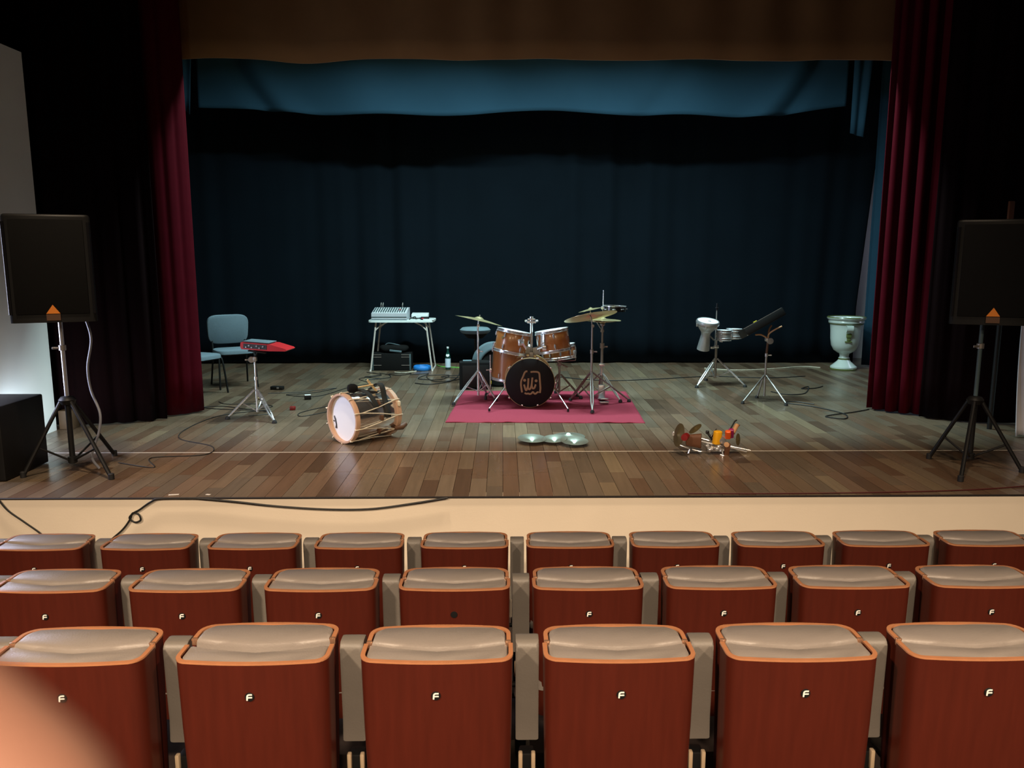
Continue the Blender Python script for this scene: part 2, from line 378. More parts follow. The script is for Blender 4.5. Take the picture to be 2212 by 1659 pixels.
# tails hanging at the two ends of the border
def tail(x0, x1, y0, zb0, zb1, zt, seed):
    def f(u, v):
        x = x0 + (x1 - x0) * u * (0.55 + 0.45 * v); zb = zb0 + (zb1 - zb0) * u
        return Vector((x, y0 + 0.035 * math.sin(u * 9 + seed) * (0.4 + 0.6 * v), zb + (zt - zb) * v))
    return f
for nm, a, lb in (('border_tail', (-4.34, -3.95, 10.9, S + 3.66, S + 3.50, S + 5.6, 1), 'narrow teal cloth tail beside the left red curtain under the valance'),
                  ('border_tail', (4.71, 5.02, 11.0, S + 3.29, S + 3.24, S + 5.6, 3), 'teal cloth tail hanging lower than the border at its right end')):
    o = MB().sheet(tail(*a), 30, 10).build(nm, 'teal', ang=180); sd = o.modifiers.new('thickness', 'SOLIDIFY'); sd.thickness = 0.012; tag(o, lb, 'curtain')
curtain('side_leg_curtain', [(5.42, 11.7), (5.9, 11.62), (6.5, 11.7)], S + 0.03, S + 6.0, 0.03, 0.3, 'teal', 'tall teal side curtain standing between the backdrop and right red curtain', seed=4)

# ------------------------------------------------------------------ theatre seats
def U_line(hw, d, r, bow, n=10):
    pts = [(hw, d), (hw, r + (d - r) * 0.4)]
    pts += [(hw - r + r * math.cos(t), r - r * math.sin(t)) for t in [PI / 2 * k / 6 for k in range(7)]]
    m = 10
    pts += [((hw - r) * (1 - 2 * k / m), -bow * (1 - (1 - 2 * k / m) ** 2)) for k in range(1, m)]
    pts += [(-x, y) for x, y in reversed(pts[:9])]
    return pts
def inset(pts, t):
    out = []; n = len(pts)
    for i, (x, y) in enumerate(pts):
        a = Vector(pts[max(i - 1, 0)]); b = Vector(pts[min(i + 1, n - 1)]); d = (b - a).normalized(); nn = Vector((d.y, -d.x))
        out.append((x + nn.x * t, y + nn.y * t))
    return out
def shell(line, t, levels, y_of=lambda y: y):
    """levels: list of (z, scale_x, y_shift)"""
    inn = inset(line, t); rings = []
    prof = line + inn[::-1]
    for z, sx, dy in levels: rings.append([Vector((x * sx, y_of(y) + dy, z)) for x, y in prof])
    return MB().rings(rings)
HS = 0.885
def make_seat():
    root = thing('theatre_seat', '', 'seat')
    T = 0.0105
    back = U_line(0.232, 0.108, 0.045, 0.012)
    shell(back, T, [(0.30, 0.955, 0.02), (0.45, 0.965, 0.012), (0.65, 0.985, 0.004), (HS - 0.006, 1.0, 0)]).build('backrest_shell', 'seat_wood', root)
    rim = inset(back, -0.0015); shell(rim, T + 0.003, [(HS - 0.006, 1, 0), (HS - 0.001, 1, 0), (HS, 0.998, 0)]).build('backrest_rim', 'rim_wood', root)
    inn = inset(back, T + 0.003); hw = inn[0][0]; k = 12
    front = [(-hw + 2 * hw * i / k, 0.106 - 0.034 * (1 - (-1 + 2 * i / k) ** 2)) for i in range(1, k)]
    MB().poly(inn + front, 0.42, HS - 0.004, 0.012).build('backrest_cushion', 'leather', root)
    # the folded-up seat pan faces the stage
    seatp = thing('folded_seat', '', '', (0, 0.116, 0)); seatp.parent = root
    del seatp['label']; del seatp['category']
    fr = U_line(0.226, 0.104, 0.05, 0.012); flip = lambda y: 0.104 - y
    shell(fr, T, [(0.40, 0.96, -0.01), (HS - 0.006, 1, 0)], flip).build('seat_shell', 'seat_wood', seatp)
    shell(inset(fr, -0.0015), T + 0.003, [(HS - 0.006, 1, 0), (HS - 0.001, 1, 0), (HS, 0.998, 0)], flip).build('seat_rim', 'rim_wood', seatp)
    for sx in (-1, 1):
        MB().rbox((sx * 0.2185, 0.004, HS - 0.010), (0.018, 0.010, 0.024), 0.003).build('rim_end', 'copper', seatp)
    inn2 = [(x, flip(y)) for x, y in inset(fr, T + 0.003)]; hw2 = inn2[0][0]
    near_ = [(-hw2 + 2 * hw2 * i / k, -0.002 - 0.036 * (1 - (-1 + 2 * i / k) ** 2)) for i in range(1, k)]
    MB().poly(inn2 + near_, 0.44, HS + 0.004, 0.016).build('seat_cushion', 'leather', seatp)
    # badge with the letter F
    bd = MB().lathe([(0.0135, 0), (0.0145, 0.001), (0.0135, 0.003), (0.0, 0.0035)], 20, TM((0, -0.0105, HS - 0.108), (90, 0, 0))).build('badge', 'black', root)
    f = MB(); yq = -0.0145; zc = HS - 0.108
    f.path([(x, yq, zc + z) for x, z in smooth_path2([(-0.0070, -0.0100), (-0.0066, -0.002), (-0.0056, 0.0052), (-0.0010, 0.0082), (0.0085, 0.0084)])], 0.0027, 6, flat=(0, 1, 0))
    f.path([(x, yq, zc + z) for x, z in ((-0.0060, -0.0010), (0.0, -0.0006), (0.0086, -0.0004))], 0.0024, 6, flat=(0, 1, 0))
    f.build('letter', 'white_letter', bd)
    arm = make_arm(); arm.parent = root; arm.location = (0.28, 0, 0)
    hb = MB()
    for sx in (-1, 1): hb.rbox((0.28 + sx * 0.021, 0.15, 0.445), (0.014, 0.02, 0.07), 0.004); hb.rbox((0.28 + sx * 0.021, 0.15, 0.345), (0.014, 0.02, 0.06), 0.004)
    hb.build('hinge_plate', 'beige_metal', root)
    b = MB().rbox((0.28, 0.17, 0.395), (0.066, 0.03, 0.03), 0.006)
    b.rbox((0.28, 0.18, 0.24), (0.05, 0.05, 0.46), 0.008).rbox((0.28, 0.16, 0.012), (0.09, 0.22, 0.024), 0.006)
    b.tube((0.17, 0.10, 0.40), (0.30, 0.10, 0.40), 0.012)
    b.build('pedestal', 'black', root)
    return root
def smooth_path2(pts): return [(p.x, p.y) for p in smooth_path([(a, b, 0) for a, b in pts], 5)]
def make_arm():
    m = MB(); pr = [(-0.037, 0), (0.037, 0)]
    rings = []
    zt = 0.872; y0, y1 = 0.135, 0.215; r = 0.026
    prof = [(y1, 0.53), (y1, zt - r)] + [(y1 - r + r * math.cos(a), zt - r + r * math.sin(a)) for a in [PI / 2 * k / 4 for k in range(1, 5)]]
    prof += [(y0 + r - r * math.sin(a), zt - r + r * math.cos(a)) for a in [PI / 2 * k / 4 for k in range(0, 5)]] + [(y0 + 0.004, 0.72), (y0 + 0.010, 0.60), (y0 + 0.004, 0.53)]
    cy = sum(p[0] for p in prof) / len(prof); cz = sum(p[1] for p in prof) / len(prof)
    for x, k in ((-0.037, 0.94), (-0.034, 0.985), (-0.028, 1.0), (0.028, 1.0), (0.034, 0.985), (0.037, 0.94)):
        rings.append([Vector((x, cy + (y - cy) * k, cz + (z - cz) * (1 - (1 - k) * 0.25))) for y, z in prof])
    return m.rings(rings).build('armrest', 'arm_cloth')
seat0 = make_seat()
ORD = ['leftmost', 'second from left', 'third from left', 'fourth from left', 'fifth from left', 'sixth from left', 'seventh from left', 'eighth from left', 'ninth from left', 'rightmost']
used = False; firsts = []
for row, (y, z, k0, n, rname) in enumerate(((2.207, 0.49, -2, 6, 'nearest row'), (3.076, 0.335, -3, 8, 'middle row'), (3.935, 0.187, -4, 10, 'row closest to the stage'))):
    for i in range(n):
        if not used: s_ = seat0; used = True
        else: s_ = copy_tree(seat0)
        s_.location = (-0.203 + 0.56 * (k0 + i), y, z)
        s_['group'] = 'folded theatre seats'
        pos = 'rightmost' if i == n - 1 else ORD[i]
        s_['label'] = 'folded mahogany theatre seat, %s in the %s' % (pos, rname)
        if row == 1 and i == 3:
            s_['label'] = 'folded mahogany theatre seat missing its badge letter, %s in the %s' % (pos, rname)
            for c in [c for c in C.objects if c.parent == s_ and c.name.startswith('badge')]:
                for g in [g for g in C.objects if g.parent == c]: bpy.data.objects.remove(g)
        for c in [c for c in C.objects if c.parent == s_ and c.name.startswith('folded_seat')]:
            j = random.uniform(-0.003, 0.003); c.location.y += j
            if row == 0 and i == 1: c.location.y += 0.016; c.rotation_euler.x = R(-0.8)
        if i == 0: firsts.append(s_)
for s_ in firsts:      # the end seat of a row has an armrest on its outer side too
    a = [c for c in C.objects if c.parent == s_ and c.name.startswith('armrest')][0]
    copy_part(a, s_, location=(-0.28, 0, 0))

# ------------------------------------------------------------------ generic stage hardware
def wing(mb, p, ax, s=0.012):
    p = Vector(p); ax = Vector(ax).normalized(); u = ax.orthogonal().normalized()
    mb.tube(p, p + ax * s * 1.6, s * 0.6); mb.rbox(p + ax * s * 2.0, (s * 3.0, s * 0.7, s * 1.3), s * 0.25, Vector(ax).to_track_quat('X', 'Z').to_matrix())
def tripod(root, hub, feet, foot_z=0.0, m='chrome', r=0.011, low=None, double=True, fm='rubber'):
    """legs from the hub collar to the feet, with lower braces to the low collar; local coordinates"""
    hub = Vector(hub)
    for fx, fy in feet:
        ft = Vector((fx, fy, foot_z)); d = (ft - hub); out = Vector((d.x, d.y, 0)).normalized()
        a = hub + out * 0.02; b = ft + Vector((0, 0, 0.028)) - out * 0.01
        side = Vector((-out.y, out.x, 0)); g = MB()
        if double:
            for sg in (-1, 1):
                g.path([a + side * sg * 0.006, a.lerp(b, 0.30) + side * sg * r * 1.1, a.lerp(b, 0.80) + side * sg * r * 1.1, b], r * 0.72, 7)
        else: g.tube(a, b, r)
        leg = g.build('leg', m, root)
        MB().lathe([(r * 1.1, 0.03), (r * 1.9, 0.016), (r * 2.1, 0.0), (r * 1.6, -0.002)], 10, Matrix.Translation(ft + Vector((0, 0, 0.002)))).build('rubber_foot', fm, leg)
        if low is not None:
            lo = Vector(low); MB().path([lo + out * 0.015, a.lerp(b, 0.48) - Vector((0, 0, 0.004))], r * 0.62, 7).build('brace', m, root)
def drum(root, rad, h, mtx, shell_m='maple', head_m='drum_white', lugs=6, hoop_m='chrome', ang0=0.0, badge=False):
    """a drum standing along the local z of mtx; centre of the bottom at its origin"""
    sh = MB().lathe([(rad * 0.97, 0.0), (rad * 0.985, 0.004), (rad * 0.985, h - 0.004), (rad * 0.97, h)], 40, mtx).build('shell', shell_m, root)
    MB().lathe([(rad * 0.99, h - 0.001), (rad * 0.985, h + 0.003), (0.0, h + 0.004)], 40, mtx).build('drum_head', head_m, root)
    for z0, z1 in ((h - 0.022, h + 0.012), (-0.012, 0.020)):
        MB().lathe([(rad * 0.99, z0), (rad + 0.006, z0 - 0.001), (rad + 0.007, z0 + 0.004), (rad + 0.003, z0 + 0.007), (rad + 0.003, z1 - 0.005), (rad + 0.008, z1 - 0.002), (rad + 0.006, z1), (rad * 0.99, z1)], 40, mtx, closed=True).build('hoop', hoop_m, root)
    lugm = MB()
    lugm.lathe([(0.002, -0.022), (0.010, -0.018), (0.011, 0.0), (0.010, 0.018), (0.002, 0.022)], 8); lugm.tube((0, 0, -0.03), (0, 0, 0.045), 0.0035, n=6)
    me = lugm.mesh('lug', 'chrome')
    for k in range(lugs):
        a = ang0 + 2 * PI * k / lugs
        for zz in ((h - 0.055, 0.055) if h > 0.14 else (h / 2,)):
            o = bpy.data.objects.new('lug', me); C.objects.link(o); o.parent = root
            o.matrix_local = mtx @ Matrix.Translation((math.cos(a) * (rad + 0.006), math.sin(a) * (rad + 0.006), zz)) @ (Matrix.Rotation(PI, 4, 'X') if zz < h / 2 and h > 0.14 else Matrix.Identity(4))
    return sh
def cymbal(name, label, loc, rad, tilt=(0, 0, 0), m='brass', thing_=True, bow=0.10, group=None, parent=None):
    h = rad * bow; br = rad * 0.2
    p = [(0.004, h + br * 0.42), (br * 0.5, h + br * 0.36), (br * 0.85, h + br * 0.12), (br, h), (rad * 0.5, h * 0.72), (rad * 0.8, h * 0.28), (rad, 0.0), (rad, -0.0016)]
    p += [(rad * 0.8, h * 0.28 - 0.003), (br, h - 0.003), (br * 0.5, h + br * 0.36 - 0.004), (0.004, h + br * 0.42 - 0.004)]
    o = MB().lathe(p, 48, closed=True).build(name, m, parent)
    o.location = loc; o.rotation_euler = [R(t) for t in tilt]
    if thing_: tag(o, label, 'cymbal', group)
    return o

# ------------------------------------------------------------------ rug and drum kit
def rug(u, v):
    x = -0.575 + 2.0 * u + 0.09 * v; y = 7.74 + 1.87 * v - 0.06 * u
    e = min(u, 1 - u, v, 1 - v)
    z = S + 0.006 + 0.0035 * math.sin(x * 9 + y * 3) * math.sin(y * 7 - x * 2) + (0.004 * max(0, math.sin(x * 21 + math.sin(x * 5) * 2)) if v < 0.02 else 0)
    return Vector((x, y + (0.006 * math.sin(x * 15) if v < 0.01 else 0), z))
o = MB().sheet(rug, 80, 60).build('drum_rug', 'rug', ang=180); sd = o.modifiers.new('thickness', 'SOLIDIFY'); sd.thickness = 0.006; sd.offset = -1
tag(o, 'crimson rug lying under the drum kit on the stage floor', 'rug')
RZ = 0.012   # top of the rug above the stage floor

KR = 0.272
k = thing('bass_drum', 'upright bass drum with black front head and tan line logo on the rug', 'drum', (0.297, 8.45, S + RZ))
KZ = KR + 0.004
kax = TM((0, 0, KZ), (-90, 0, 0))          # local z -> +y (away from the audience)
MB().lathe([(KR * 0.94, 0.03), (KR * 0.95, 0.032), (KR * 0.95, 0.40), (KR * 0.94, 0.402)], 56, kax).build('shell', 'maple', k)
for z0, nm in ((0.0, 'front_hoop'), (0.385, 'rear_hoop')):
    MB().lathe([(KR * 0.955, z0), (KR, z0 + 0.002), (KR, z0 + 0.04), (KR * 0.955, z0 + 0.042)], 56, kax, closed=True).build(nm, 'maple_light', k)
hd = MB().lathe([(KR * 0.985, -0.003), (KR * 0.97, -0.006), (0.0, -0.006)], 56, kax).build('front_head', 'drum_black', k)
MB().lathe([(KR * 0.95, 0.43), (0.0, 0.432)], 56, kax).build('rear_head', 'drum_white', k)
q = 0.000374
def lp(pts): return [((x - 890) * q, -0.0075, KZ - (y - 830) * q) for x, y in pts]
lg = MB()
for st in ([(815, 488), (770, 492), (730, 540), (690, 640), (640, 760), (630, 860), (642, 980), (662, 1105)],
           [(905, 508), (1000, 500), (1110, 508), (1160, 555), (1175, 700), (1190, 900), (1196, 1000), (1182, 1125)],
           [(735, 1122), (790, 1147), (840, 1140), (890, 1155), (940, 1135), (975, 1095), (1020, 1140), (1060, 1145), (1100, 1110), (1145, 1095)],
           [(720, 872), (745, 960), (778, 1045), (815, 985), (838, 880), (846, 690)],
           [(846, 690), (838, 900), (845, 985), (880, 1018), (925, 950), (950, 800), (962, 668)],
           [(962, 668), (945, 850), (952, 940), (980, 990), (1025, 970), (1058, 870)]):
    lg.path(smooth_path(lp(st), 6), 0.0098, 8, flat=(0, 1, 0))
for cx_, cy_ in ((735, 748), (1068, 765)):
    lg.lathe([(0.0, -0.001), (0.016, -0.001), (0.016, 0.001), (0.0, 0.001)], 12, TM(lp([(cx_, cy_)])[0], (90, 0, 0)))
lg.build('logo', 'print_tan', hd)
clawm = MB().rbox((0, 0, 0), (0.022, 0.05, 0.016), 0.005).tube((0, 0.02, 0), (0, 0.12, -0.006), 0.004).mesh('claw', 'chrome')
lugm2 = MB().rbox((0, 0, 0), (0.02, 0.09, 0.018), 0.006).mesh('lug', 'chrome')
for i in range(10):
    a = PI / 2 + PI / 10 + 2 * PI * i / 10; o = bpy.data.objects.new('claw', clawm); C.objects.link(o); o.parent = k
    o.location = (math.cos(a) * (KR + 0.008), 0.015, KZ + math.sin(a) * (KR + 0.008)) if math.sin(a) > -0.9 else (math.cos(a) * (KR + 0.002), 0.005, KZ + math.sin(a) * KR + 0.014)
    o.rotation_euler = (0, -(a - PI / 2), 0)
    o = bpy.data.objects.new('lug', lugm2); C.objects.link(o); o.parent = k
    o.location = (math.cos(a) * KR * 0.965, 0.21, KZ + math.sin(a) * KR * 0.965); o.rotation_euler = (0, -(a - PI / 2), 0)
for sx, fx, fy in ((-1, -0.44, -0.19), (1, 0.40, -0.22)):
    g = MB().tube((sx * 0.26, 0.10, 0.30 * 0.75), (fx, fy, 0.03), 0.007).rbox((sx * 0.265, 0.10, 0.235), (0.035, 0.05, 0.05), 0.01)
    sp = g.build('spur', 'chrome', k); MB().lathe([(0.009, 0.03), (0.013, 0.01), (0.010, 0.0)], 10, TM((fx, fy, 0.0))).build('rubber_foot', 'rubber', sp)
# tom holder post on the bass drum
g = MB().tube((0.02, 0.16, 2 * KR - 0.03), (0.02, 0.16, 0.95), 0.015, n=14)
g.build('holder_post', 'chrome', k)
g = MB().rbox((0.02, 0.16, 0.925), (0.10, 0.045, 0.022), 0.006).rbox((0.02, 0.16, 0.955), (0.085, 0.04, 0.02), 0.006).tube((0.02, 0.16, 0.9), (0.02, 0.16, 0.985), 0.02, n=12)
g.tube((-0.03, 0.14, 0.94), (-0.05, 0.13, 0.94), 0.012).tube((0.07, 0.14, 0.94), (0.09, 0.13, 0.94), 0.012)
g.build('post_clamp', 'chrome', k)
g = MB().rbox((-0.035, 0.15, 0.62), (0.10, 0.05, 0.085), 0.014, RM(0, 12, 0)).rbox((0.075, 0.15, 0.61), (0.09, 0.05, 0.085), 0.014, RM(0, -12, 0)).rbox((0.02, 0.155, 0.57), (0.05, 0.07, 0.06), 0.01)
g.tube((-0.05, 0.15, 0.63), (-0.12, 0.15, 0.68), 0.012).tube((0.09, 0.15, 0.63), (0.14, 0.15, 0.68), 0.012)
wing(g, (-0.07, 0.11, 0.60), (0, -1, 0)); wing(g, (0.10, 0.11, 0.60), (0, -1, 0))
g.build('tom_bracket', 'dull_steel', k)
# rack toms
t1 = thing('rack_tom', 'honey maple rack tom with round badge, left of the chrome holder post', 'drum', (0.085, 8.66, S + 0.60), group='maple drums of the kit')
mt = TM((0, 0, 0), (-3, 11, 0)); drum(t1, 0.185, 0.235, mt, ang0=-1.05)
MB().lathe([(0.0, 0.003), (0.014, 0.003), (0.016, 0.0)], 14, mt @ align((-0.185 * 0.62, -0.185 * 0.785, 0.15), (-0.62, -0.785, 0))).build('badge', 'brass_old', t1)
g = MB().rbox((0.115, -0.152, 0.125), (0.075, 0.03, 0.07), 0.008, RM(0, 0, 38)).tube((0.13, -0.165, 0.12), (0.17, -0.13, 0.05), 0.012); wing(g, (0.10, -0.17, 0.14), (-0.2, -1, 0.2)); g.build('mount', 'chrome', t1)
t2 = thing('rack_tom', 'honey maple rack tom with chrome mount, right of the chrome holder post', 'drum', (0.575, 8.66, S + 0.615), group='maple drums of the kit')
mt = TM((0, 0, 0), (-3, -9, 0)); drum(t2, 0.183, 0.225, mt, ang0=-1.55)
g = MB().rbox((-0.135, -0.135, 0.13), (0.06, 0.03, 0.15), 0.01, RM(0, 0, -45)).rbox((-0.12, -0.155, 0.05), (0.05, 0.05, 0.06), 0.014).tube((-0.12, -0.15, 0.06), (-0.19, -0.10, 0.03), 0.012); wing(g, (-0.14, -0.16, 0.1), (-0.4, -1, 0.2)); g.build('mount', 'chrome', t2)
# floor tom
ft = thing('floor_tom', 'large honey maple floor tom on chrome legs behind the left rack tom', 'drum', (0.09, 9.06, S + RZ), group='maple drums of the kit')
mt = TM((0, 0, 0.235), (2, 4, 0)); drum(ft, 0.225, 0.385, mt, lugs=8, ang0=-2.2)
for a in (200, 320, 80):
    ca, sa = math.cos(R(a)), math.sin(R(a)); p = lambda r_, z: (ca * r_, sa * r_, z)
    g = MB().path(smooth_path([p(0.247, 0.52), p(0.247, 0.14), p(0.252, 0.10), p(0.30, 0.03)], 4), 0.007, 8).rbox(p(0.243, 0.34), (0.03, 0.03, 0.05), 0.008)
    l_ = g.build('leg', 'chrome', ft); MB().lathe([(0.009, 0.05), (0.016, 0.035), (0.016, 0.0), (0.012, -0.002)], 10, TM(p(0.305, 0.002))).build('rubber_foot', 'rubber', l_)
    wg = MB(); wing(wg, p(0.255, 0.345), (ca, sa, 0)); wg.build('wing_nut', 'chrome', l_)
# snare drum on its basket stand
sn = thing('snare_drum', 'honey maple snare drum with pale head behind the right rack tom', 'drum', (0.665, 9.12, S + 0.475), group='maple drums of the kit')
drum(sn, 0.195, 0.145, TM((0, 0, 0), (-3, -7, 0)), lugs=10, ang0=-0.3)
MB().rbox((0.16, -0.13, 0.06), (0.03, 0.03, 0.09), 0.008, RM(0, 0, 45)).build('strainer', 'chrome', sn)
ss = thing('snare_stand', 'chrome snare stand with basket arms behind the bass drum', 'drum stand', (0.665, 9.12, S + RZ))
MB().tube((0, 0, 0.05), (0, 0, 0.40), 0.013).build('column', 'dull_steel', ss)
MB().rbox((0.0, 0, 0.40), (0.05, 0.05, 0.06), 0.012).tube((0.0, 0, 0.40), (0.09, -0.05, 0.36), 0.008).build('tilter', 'dull_steel', ss)
for a in (20, 140, 260):
    ca, sa = math.cos(R(a)), math.sin(R(a)); MB().path([(0, 0, 0.42), (ca * 0.10, sa * 0.10, 0.425), (ca * 0.205, sa * 0.205, 0.45 - 0.025 * ca), (ca * 0.208, sa * 0.208, 0.485 - 0.025 * ca)], 0.007, 7).build('basket_arm', 'dull_steel', ss)
tripod(ss, (0, 0, 0.27), [(math.cos(R(a)) * 0.27, math.sin(R(a)) * 0.27) for a in (215, 335, 95)], m='dull_steel', low=(0, 0, 0.07))
# kick pedal
kp = thing('kick_pedal', 'steel kick pedal behind the bass drum', 'pedal', (0.33, 8.97, S + RZ + 0.006))
MB().rbox((0, 0.10, 0.018), (0.11, 0.30, 0.012), 0.004, RM(8, 0, 0)).rbox((0, 0.23, 0.012), (0.11, 0.06, 0.02), 0.005).build('footboard', 'steel', kp)
MB().tube((-0.06, -0.03, 0.0), (-0.06, -0.03, 0.21), 0.009).tube((0.06, -0.03, 0.0), (0.06, -0.03, 0.21), 0.009).tube((-0.07, -0.03, 0.205), (0.07, -0.03, 0.205), 0.008).rbox((0, -0.04, 0.012), (0.16, 0.05, 0.018), 0.004).build('frame', 'steel', kp)
MB().tube((0, -0.03, 0.2), (0, 0.06, 0.36), 0.004).lathe([(0.0, -0.03), (0.024, -0.026), (0.024, 0.026), (0.0, 0.03)], 12, align((0, 0.05, 0.36), (0, -1, 0.4))).build('beater', 'black_matte', kp)
# left crash cymbal and its stand
def cymbal_stand(name, label, loc, hub, feet, top, tilt_top, m='chrome', low=0.10, boom=None):
    st = thing(name, label, 'cymbal stand', loc)
    zs = hub
    MB().tube((0, 0, 0.045), (0, 0, zs + 0.22), 0.0135, n=12).build('column', m, st)
    g = MB().lathe([(0.0135, -0.03), (0.02, -0.028), (0.02, 0.0), (0.0135, 0.003)], 12, TM((0, 0, zs))); g.build('leg_collar', m, st)
    g = MB().lathe([(0.012, -0.025), (0.019, -0.022), (0.019, 0.02), (0.010, 0.025)], 12, TM((0, 0, zs + 0.22))); wing(g, (0.018, 0, zs + 0.22), (1, -0.4, 0)); g.build('clamp', m, st)
    MB().tube((0, 0, zs + 0.22), (0, 0, top - 0.07), 0.0105, n=12).build('upper_tube', m, st)
    g = MB().lathe([(0.0, -0.014), (0.017, -0.012), (0.017, 0.012), (0.0, 0.014)], 12, TM((0.006, 0, top - 0.06), (90, 0, 0))); g.tube((0, 0, top - 0.07), (tilt_top[0], tilt_top[1], top + 0.035), 0.006); g.build('tilter', m, st)
    d = Vector((tilt_top[0], tilt_top[1], top + 0.05)); g = MB(); wing(g, d - Vector((0, 0, 0.02)), (tilt_top[0] * 4, tilt_top[1], 0.1), 0.010); g.build('wing_nut', 'dull_steel', st)
    tripod(st, (0, 0, zs - 0.015), feet, m=m, low=(0, 0, low))
    return st
cymbal_stand('cymbal_stand', 'chrome tripod cymbal stand left of the bass drum', (-0.282, 8.98, S + RZ), 0.34, [(-0.265, -0.36), (0.09, 0.27), (0.20, -0.10)], 0.915, (0.012, 0.0))
cymbal('crash_cymbal', 'tilted bronze crash cymbal on the stand left of the drum kit', (-0.27, 8.98, S + 0.922), 0.275, (-5, 13, 0), bow=0.09)
# ride cymbal and stand on the right
cymbal_stand('cymbal_stand', 'dull steel cymbal stand with one front foot at right of the bass drum', (0.978, 8.56, S + RZ), 0.385, [(-0.03, -0.40), (-0.20, 0.32), (0.46, 0.24)], 0.945, (-0.012, 0.0), m='dull_steel')
cymbal('ride_cymbal', 'wide bronze ride cymbal, steeply tilted, right of the drum kit', (0.957, 8.55, S + 1.0), 0.292, (-13, -10, 0), bow=0.055)
# hi-hat
hh = thing('hi_hat_stand', 'dull steel hi-hat stand with pedal and long bright rod at right of the kit', 'cymbal stand', (1.145, 8.99, S + RZ))
MB().tube((0, 0, 0.05), (0, 0, 0.62), 0.0155, n=12).build('column', 'dull_steel', hh)
g = MB().lathe([(0.0155, -0.03), (0.026, -0.028), (0.026, 0.03), (0.012, 0.034)], 12, TM((0, 0, 0.62))); wing(g, (0.022, 0, 0.61), (1, -0.3, 0)); g.build('clamp', 'dull_steel', hh)
MB().tube((0, 0, 0.62), (0, 0, 0.865), 0.0115, n=12).lathe([(0.012, 0.845), (0.03, 0.862), (0.03, 0.87), (0.01, 0.874)], 14).build('upper_tube', 'dull_steel', hh)
MB().tube((0, 0, 0.85), (0.004, 0, 1.255), 0.0065, n=10).build('rod', 'chrome', hh)
MB().lathe([(0.0, 0.95), (0.016, 0.952), (0.016, 0.985), (0.0, 0.99)], 12).build('clutch', 'chrome', hh)
MB().rbox((0.0, -0.16, 0.03), (0.09, 0.28, 0.014), 0.004, RM(-9, 0, 0)).rbox((0, -0.02, 0.09), (0.08, 0.05, 0.16), 0.012).rbox((0, -0.28, 0.012), (0.10, 0.06, 0.02), 0.005).build('pedal', 'steel', hh)
MB().rbox((0.0, 0.0, 0.40), (0.07, 0.05, 0.03), 0.008).tube((0, 0, 0.28), (0, 0, 0.42), 0.022).build('spring_housing', 'chrome', hh)
tripod(hh, (0, 0, 0.30), [(-0.26, 0.16), (0.19, -0.22), (0.02, 0.34)], m='dull_steel', low=(0, 0, 0.09))
hi = thing('hi_hat_cymbals', 'pair of closed bronze hi-hat cymbals on the right hand stand', 'cymbal', (1.145, 8.99, S + 0.895))
cymbal('bottom_cymbal', '', (0, 0, 0.028), 0.208, (180, 0, 0), thing_=False, parent=hi)
cymbal('top_cymbal', '', (0, 0, 0.030), 0.210, (-2, 2, 0), thing_=False, parent=hi)
cymbal('splash_cymbal', 'small dark bronze splash cymbal behind the ride cymbal', (1.02, 9.12, S + 1.035), 0.145, (-4, -12, 0), bow=0.10)
g = MB().tube((0, 0.018, 0.79), (-0.125, 0.17, 1.0), 0.006).tube((-0.125, 0.17, 1.0), (-0.125, 0.17, 1.055), 0.004); g.build('splash_arm', 'dull_steel', hh); MB().rbox((0, 0.016, 0.79), (0.04, 0.03, 0.03), 0.006).build('arm_clamp', 'dull_steel', hh)
tb = thing('tambourine', 'black tambourine with silver jingles clamped to the hi-hat rod', 'tambourine', (1.272, 8.95, S + 1.06))
MB().lathe([(0.122, -0.028), (0.132, -0.028), (0.132, 0.028), (0.122, 0.028)], 40, TM((0, 0, 0), (0, 2, 0)), closed=True).build('frame', 'black_gloss', tb)
MB().lathe([(0.120, 0.026), (0.134, 0.026), (0.134, 0.034), (0.120, 0.034)], 40, TM((0, 0, 0), (0, 2, 0)), closed=True).build('top_rim', 'chrome', tb)
jm = MB().lathe([(0.0, 0.002), (0.008, 0.004), (0.022, 0.001), (0.022, -0.001), (0.0, 0.0)], 14).lathe([(0.0, -0.006), (0.008, -0.008), (0.022, -0.005), (0.022, -0.003), (0.0, -0.004)], 14).mesh('jingle', 'chrome')
for i in range(8):
    a = R(-100 + 45 * i); o = bpy.data.objects.new('jingle', jm); C.objects.link(o); o.parent = tb; o.location = (math.cos(a) * 0.127, math.sin(a) * 0.127, 0.0)
MB().rbox((-0.13, -0.01, 0.01), (0.05, 0.04, 0.035), 0.008).build('clamp', 'chrome', tb)
# throne, black monitor speaker behind the left cymbal stand
th = thing('drum_throne', 'black drum throne with grey cloth seat behind the left cymbal stand', 'stool', (-0.355, 10.2, S))
MB().lathe([(0.02, 0.0), (0.17, 0.0), (0.195, 0.02), (0.20, 0.045), (0.17, 0.07), (0.0, 0.078)], 36, TM((0, 0, 0.665), (0, 0, 0))).build('seat', 'grey_cloth', th)
MB().lathe([(0.0, 0.60), (0.10, 0.60), (0.165, 0.664), (0.0, 0.665)], 24).build('seat_base', 'black_matte', th)
MB().tube((0, 0, 0.06), (0, 0, 0.62), 0.016).build('column', 'black', th)
tripod(th, (0, 0, 0.34), [(0.24, -0.05), (-0.16, -0.18), (-0.05, 0.25)], m='black', low=(0, 0, 0.1))
ms = thing('floor_monitor', 'black floor monitor speaker standing on end behind the left cymbal stand', 'speaker', (-0.345, 9.83, S), R(4))
g = MB(); prof = [(-0.20, -0.12), (0.185, -0.12), (0.20, -0.105), (0.20, 0.05), (0.12, 0.16), (-0.12, 0.16), (-0.20, 0.05)]
